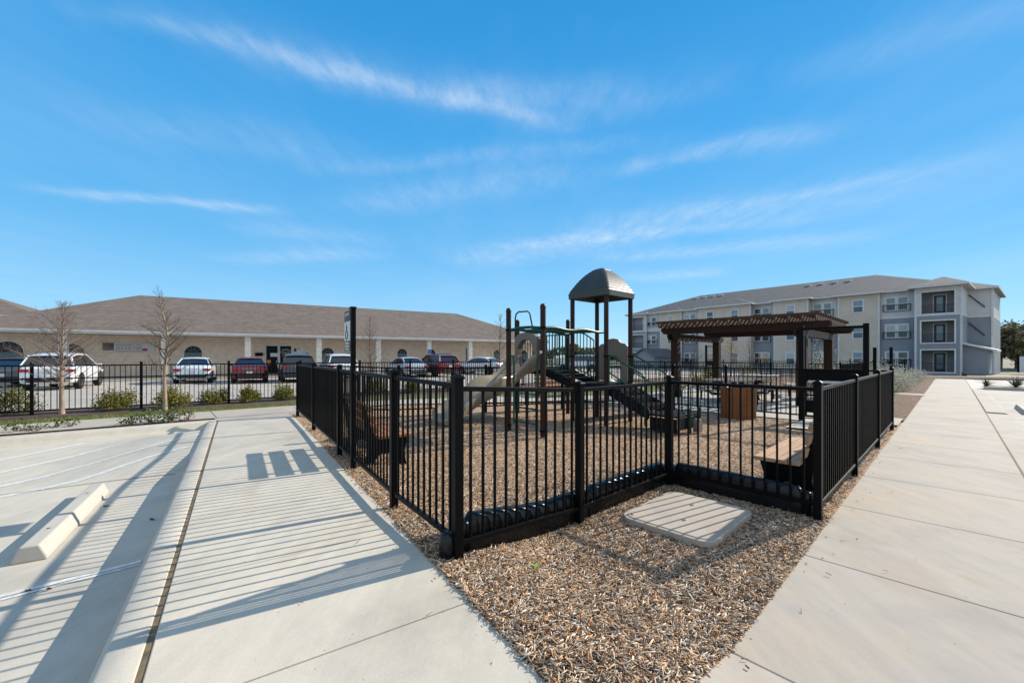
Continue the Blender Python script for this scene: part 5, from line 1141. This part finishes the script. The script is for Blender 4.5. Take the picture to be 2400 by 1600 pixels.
# balcony towers
def tower(s0, s1, p, name='balcony_tower', d1=6.0, side=True, zw=(0, 1, 2)):
    """front wall with openings, recessed doors and railings"""
    w = s1-s0; jl, jr = .42, .40; o0, o1 = s0+jl, s1-jr; d = -p; t = .25
    for nm, z0, z1, mt in (('wall_lower', -.5, 5.94, 'grey_lo'), ('wall_upper', 6.12, 8.86, 'grey_up')):
        m = MB()
        for q0, q1 in ((s0, o0), (o1, s1)): m.box(af((q0+q1)/2, d+t/2, (z0+z1)/2), ((q1-q0)/2, t/2, (z1-z0)/2), (AA, AN, Z))
        for zf in (0, 3, 6):
            for a_, b_ in ((zf-.45, zf+.12), (zf+2.45, zf+3-.45 if zf < 6 else 8.86)):
                lo, hi = max(a_, z0), min(b_, z1)
                if hi > lo+.02: m.box(af((o0+o1)/2, d+t/2, (lo+hi)/2), ((o1-o0)/2, t/2, (hi-lo)/2), (AA, AN, Z))
        m.box(af(s0+.1, (d+t+d1)/2, (z0+z1)/2), (.1, (d1-d-t)/2, (z1-z0)/2), (AA, AN, Z)); m.box(af(s1-.1, (d+t+1)/2, (z0+z1)/2), (.1, (1-d-t)/2, (z1-z0)/2), (AA, AN, Z))
        m.build(nm, M[mt], apt)
    wallbox('band', af, s0-.02, s1+.02, d-.03, d+.2, 5.94, 6.12, M['white'], apt); wallbox('band', af, s0-.03, s0+.1, d-.03, d1, 5.94, 6.12, M['white'], apt)
    wallbox('balcony_back', af, s0+.2, s1-.2, d+1.5, d+1.7, -.5, 8.86, M['inner'], apt)
    for zf in (0, 3, 6):
        m = MB(); m.box(af((s0+s1)/2, d+.9, zf+.03), ((s1-s0)/2-.2, .62, .09), (AA, AN, Z)); m.build('balcony_floor', M['inner'], apt)
        m = MB()
        for q in (o0-.05, o1+.05): m.box(af(q, d-.02, zf+1.28), (.06, .03, 1.18), (AA, AN, Z))
        for z in (zf+.12, zf+2.45): m.box(af((o0+o1)/2, d-.022, z), ((o1-o0)/2+.11, .03, .06), (AA, AN, Z))
        m.build('opening_trim', M['white'], apt)
        m = MB(); c = (o0+o1)/2; m.box(af(c, d+1.48, zf+1.15), (.52, .03, 1.08), (AA, AN, Z)); dt = m.build('door_frame', M['white'], apt)
        m = MB(); m.box(af(c, d+1.44, zf+1.12), (.42, .02, 1.0), (AA, AN, Z)); dr = m.build('door', M['railg'], apt)
        m = MB(); m.box(af(c, d+1.415, zf+1.2), (.24, .006, .75), (AA, AN, Z)); m.build('glass', M['bglass2'], dr)
        m = MB()
        m.beam(af(o0, d+.12, zf+1.08), af(o1, d+.12, zf+1.08), .05, .04); m.beam(af(o0, d+.12, zf+.2), af(o1, d+.12, zf+.2), .04, .03)
        nb = 22
        for k in range(1, nb): m.beam(af(o0+(o1-o0)*k/nb, d+.12, zf+.2), af(o0+(o1-o0)*k/nb, d+.12, zf+1.07), .016, .016)
        m.build('balcony_rail', M['railg'], apt)
    for q in (s0, s1):
        wallbox('corner_trim', af, q-.05, q+.05, d-.03, d+.08, -.4, 8.84, M['white'], apt)
tower(-3.42, -.2, 1.2)
tower(33.0, 36.4, .5)
hip('roof', af, -4.05, .45, -1.85, 6.5, 9.03, 10.3, -1.9, -1.7, M['roof_gr'], apt)
hip('roof', af, 32.5, 37.0, -1.1, 6.0, 9.03, 9.9, 34.6, 34.8, M['roof_gr'], apt)
# right end block with stair wing
for nm, z0, z1, mt in (('wall_lower', -.5, 5.94, 'grey_lo'), ('wall_upper', 6.12, 8.86, 'grey_up')): wallbox(nm, af, -5.2, -3.2, 4.8, 16, z0, z1, M[mt], apt)
wallbox('band', af, -5.21, -3.2, 4.77, 15.9, 5.94, 6.12, M['white'], apt); wallbox('corner_trim', af, -5.27, -5.09, 4.74, 4.9, -.4, 8.84, M['white'], apt)
for z in (4.4, 7.4):
    m = MB()
    m.prism([(0, .9), (0, 1.05), (1.15, -.35), (1.15, -.5)], af(-3.5, 4.72, z), -AA, Z, AN, -.03, .03); m.build('stair_rail', M['railg'], apt)
hip('roof', af, -5.65, 4, 4.2, 16.5, 9.04, 10.9, -1.5, 0, M['roof_gr'], apt)
m = MB(); m.prism([(0, 0), (0, 3.0), (1.75, 2.45), (1.75, 0)], af(-3.44, 2.2, 0), -AA, Z, AN, -2.4, 2.2); m.build('porch_wall', M['grey_lo'], apt)
m = MB(); m.prism([(-.05, 3.02), (-.05, 3.2), (2.35, 2.42), (2.35, 2.24)], af(-3.44, 2.2, 0), -AA, Z, AN, -2.9, 2.3); m.build('porch_roof', M['white'], apt)
m = MB(); m.box(af(-5.62, -.5, 1.13), (.07, .07, 1.13), (AA, AN, Z)); m.build('porch_post', M['white'], apt)
for q in (-.12, -3.5):
    m = MB(); m.tube([af(q, -1.26, 8.8), af(q, -1.28, .2)], .04, 8); m.build('downpipe', M['white'], apt)
# garage roof seen left of the building
gh = thing('garage', (19.5, 62, -.2), 'small gabled grey garage below the left end of the apartment building', 'garage')
fr3 = lambda s, d, z=0: V((19.5, 62, -.2))+AA*s+AN*d+Z*z
wallbox('wall', fr3, -1.7, 1.7, 0, 6, -.3, 1.75, M['grey_lo'], gh)
m = MB(); m.prism([(-2.1, 1.5), (0, 2.75), (2.1, 1.5), (2.1, 1.66), (0, 2.93), (-2.1, 1.66)], fr3(0, 0), AA, Z, AN, -.4, 6.4); m.build('roof', M['roof_gr'], gh)
m = MB(); m.prism([(-1.68, 1.76), (1.68, 1.76), (0, 2.72)], fr3(0, 0), AA, Z, AN, -.02, .1); m.build('gable_wall', M['grey_lo'], gh)
# small things at the right end
m = MB(); p = rl(42.2, -5.6); m.box((0, 0, .28), (.95, .30, .26)); m.box((0, 0, .56), (1.0, .34, .03)); o = m.build('stone_block', M['limecol'], None, bevel=.01); o.location = (p.x, p.y, zg(p.x, p.y)); o.rotation_euler = (0, 0, -.76); tag(o, 'low tan stone block by the kerb in front of the porch post', 'stone block')
def bin_(p, label):
    r = thing('wheelie_bin', (0, 0, 0), label, 'bin', 'dark bins at the building corner'); m = MB(); m.prism([(-.25, 0), (.25, 0), (.3, .95), (-.3, .95)], (0, 0, 0), (1, 0, 0), Z, (0, 1, 0), -.28, .28); m.build('bin_body', M['trim'], r, bevel=.02)
    m = MB(); m.prism([(-.33, .95), (.33, .95), (.25, 1.08), (-.28, 1.05)], (0, 0, 0), (1, 0, 0), Z, (0, 1, 0), -.31, .31); m.build('bin_lid', M['trim'], r, bevel=.02); r.location = (p.x, p.y, zg(p.x, p.y)+.05); return r
bin_(rl(44.5, -7.0), 'dark bin at the far corner of the apartment building, left of the pair'); bin_(rl(45.2, -7.9), 'dark bin at the far corner of the apartment building, right of the pair')
wf = thing('panel_fence', (58, 47, 0), 'white solid panel fence at the far right below the leafy trees', 'fence')
M['vinyl'] = pm('vinyl_white', (.60, .61, .66), (.54, .55, .60), 2, .5)
for k in range(7):
    m = MB(); x = 56.8+k*2.4; m.box((x+1.2, 47+.0*k, .65), (1.14, .03, .85)); m.build('panel', M['vinyl'], wf)
    m = MB(); m.box((x, 47, .7), (.06, .06, 1.0)); m.build('post', M['vinyl'] if k else M['black'], wf)
# ------------------------------------------------------------------ sky, sun, camera
w = bpy.data.worlds.new('World'); scene.world = w; w.use_nodes = True; nt = w.node_tree
bg = nt.nodes['Background']; sky = nt.nodes.new('ShaderNodeTexSky'); sky.sky_type = 'NISHITA'; sky.sun_disc = False
EL, AZI = math.radians(30.5), math.radians(60.3)
sky.sun_elevation = EL; sky.sun_rotation = AZI; sky.air_density = 1.0; sky.dust_density = 0.0; sky.ozone_density = 2.2; sky.altitude = 200
hs = nt.nodes.new('ShaderNodeHueSaturation'); hs.inputs['Saturation'].default_value = 1.22; hs.inputs['Value'].default_value = 1.0; hs.inputs['Hue'].default_value = .497
nt.links.new(sky.outputs[0], hs.inputs['Color']); hsout = hs.outputs[0]
tc = nt.nodes.new('ShaderNodeTexCoord'); sp3 = nt.nodes.new('ShaderNodeSeparateXYZ'); nt.links.new(tc.outputs['Generated'], sp3.inputs[0])
def mth(op, a, b=None, c=None, clamp=False):
    n = nt.nodes.new('ShaderNodeMath'); n.operation = op; n.use_clamp = clamp
    for i, v in enumerate((a, b, c)):
        if v is None: continue
        if hasattr(v, 'links'): nt.links.new(v, n.inputs[i])
        else: n.inputs[i].default_value = v
    return n.outputs[0]
base_sky = ramp(nt, [(0, (.23, .41, .55)), (.08, (.17, .37, .55)), (.23, (.085, .29, .52)), (.45, (.036, .225, .475)), (.65, (.016, .175, .415)), (1, (.012, .12, .33))], mth('MAXIMUM', sp3.outputs[2], 0))
bsx = nt.nodes.new('ShaderNodeVectorMath'); bsx.operation = 'SCALE'; bsx.inputs['Scale'].default_value = 10.0; nt.links.new(base_sky, bsx.inputs[0])
skymix = mixc(nt, bsx.outputs[0], hs.outputs[0], .12)
zc = mth('MAXIMUM', sp3.outputs[2], .03); uu = mth('DIVIDE', sp3.outputs[0], zc); wv = mth('DIVIDE', sp3.outputs[1], zc)
cmb = nt.nodes.new('ShaderNodeCombineXYZ'); nt.links.new(uu, cmb.inputs[0]); nt.links.new(wv, cmb.inputs[1])
nz1 = noise(nt, 1.6, 5, .6, cmb.outputs[0]); nz2 = noise(nt, 1.3, 5, .6, cmb.outputs[0], (1, 1, 1, .4)); fine = noise(nt, 9, 6, .7, cmb.outputs[0], (1, .35, 1, -.5))
uw = mth('ADD', uu, mth('MULTIPLY', mth('SUBTRACT', nz1, .5), .34)); ww_ = mth('ADD', wv, mth('MULTIPLY', mth('SUBTRACT', nz2, .5), .34))
cov = None
for (x0, y0, x1, y1, wd, am) in ((-1.3, 1.16, .36, 1.86, .06, .25), (-1.0, 1.3, .15, 1.74, .12, .15), (-.3, 1.55, .5, 1.60, .09, .14), (-2.95, 2.50, -1.5, 2.90, .10, .30), (-1.9, 1.75, -.6, 2.2, .2, .10), (-.1, 1.9, .9, 1.45, .12, .10), (.40, 2.31, 1.5, 1.80, .10, .20), (.35, 3.45, 2.6, 2.4, .34, .20), (-1.3, 2.9, .5, 2.2, .22, .16), (-.8, 4.6, 1.3, 3.3, .4, .22), (-2.2, 3.2, -1.0, 3.7, .3, .12), (.6, 4.4, 3.2, 3.4, .25, .22), (-.3, 1.05, -.1, 1.15, .04, .10), (1.4, 5.5, 2.6, 4.9, .3, .25), (-1.2, 2.3, .9, 1.9, .09, .13), (.8, 3.2, 2.6, 2.0, .16, .11), (-.4, 3.9, 2.4, 3.0, .15, .20), (.9, 1.5, 2.0, 1.0, .10, .09), (-3.2, 4.4, -1.0, 4.0, .25, .18)):
    L2 = math.hypot(x1-x0, y1-y0); dx_, dy_ = (x1-x0)/L2, (y1-y0)/L2
    px_ = mth('SUBTRACT', uw, x0); py_ = mth('SUBTRACT', ww_, y0)
    t = mth('ADD', mth('MULTIPLY', px_, dx_), mth('MULTIPLY', py_, dy_)); d = mth('ADD', mth('MULTIPLY', px_, -dy_), mth('MULTIPLY', py_, dx_))
    tn = mth('DIVIDE', t, L2); body = mth('MULTIPLY', mth('MULTIPLY', tn, mth('SUBTRACT', 1.0, tn)), 5.0, None, True); body = mth('MAXIMUM', body, 0)
    g1 = mth('POWER', 2.718, mth('MULTIPLY', mth('MULTIPLY', d, d), -1/(wd*wd)))
    v = mth('MULTIPLY', mth('MULTIPLY', g1, body), am)
    cov = v if cov is None else mth('ADD', cov, v)
mod = nt.nodes.new('ShaderNodeMapRange'); mod.inputs[1].default_value = .32; mod.inputs[2].default_value = .68; mod.inputs[3].default_value = .35; mod.inputs[4].default_value = 1.3; nt.links.new(fine, mod.inputs[0])
cov = mth('MULTIPLY', cov, mod.outputs[0])
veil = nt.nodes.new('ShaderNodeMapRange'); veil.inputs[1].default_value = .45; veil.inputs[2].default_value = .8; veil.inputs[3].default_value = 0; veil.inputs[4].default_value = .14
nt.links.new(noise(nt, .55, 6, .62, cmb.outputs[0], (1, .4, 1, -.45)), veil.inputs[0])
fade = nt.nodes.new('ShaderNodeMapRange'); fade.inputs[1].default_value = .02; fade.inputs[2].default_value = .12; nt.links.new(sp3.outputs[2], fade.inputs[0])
back = nt.nodes.new('ShaderNodeMapRange'); back.inputs[1].default_value = .30; back.inputs[2].default_value = -.35; back.inputs[3].default_value = 0; back.inputs[4].default_value = .75; back.interpolation_type = 'SMOOTHSTEP'; nt.links.new(sp3.outputs[1], back.inputs[0])  # unseen cloud cover behind the camera, added to brighten and whiten the shadows
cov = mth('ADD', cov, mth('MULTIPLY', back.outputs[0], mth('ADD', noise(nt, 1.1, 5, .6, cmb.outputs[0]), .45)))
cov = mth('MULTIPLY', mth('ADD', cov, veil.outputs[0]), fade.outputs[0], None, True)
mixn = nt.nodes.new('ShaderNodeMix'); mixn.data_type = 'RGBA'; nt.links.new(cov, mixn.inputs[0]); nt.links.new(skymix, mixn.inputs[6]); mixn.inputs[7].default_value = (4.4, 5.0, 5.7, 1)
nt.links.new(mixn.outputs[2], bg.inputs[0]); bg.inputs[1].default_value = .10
sl = bpy.data.lights.new('sun', 'SUN'); sl.energy = 3.9; sl.angle = math.radians(.5); sl.color = (1, .915, .785)
so = bpy.data.objects.new('sun', sl); col.objects.link(so)
sd = V((math.sin(AZI)*math.cos(EL), math.cos(AZI)*math.cos(EL), math.sin(EL))); so.rotation_euler = sd.to_track_quat('Z', 'Y').to_euler()
cam = bpy.data.cameras.new('camera'); cam.lens = 36*FPX/2400; cam.sensor_width = 36; cam.shift_y = 35/2400; cam.clip_end = 2000; cam.clip_start = .05
co = bpy.data.objects.new('camera', cam); col.objects.link(co); co.location = (0, 0, CAMH); co.rotation_euler = (PI/2, 0, 0); scene.camera = co
scene.view_settings.view_transform = 'Standard'; scene.view_settings.look = 'None'; scene.view_settings.exposure = .85; scene.view_settings.gamma = 1
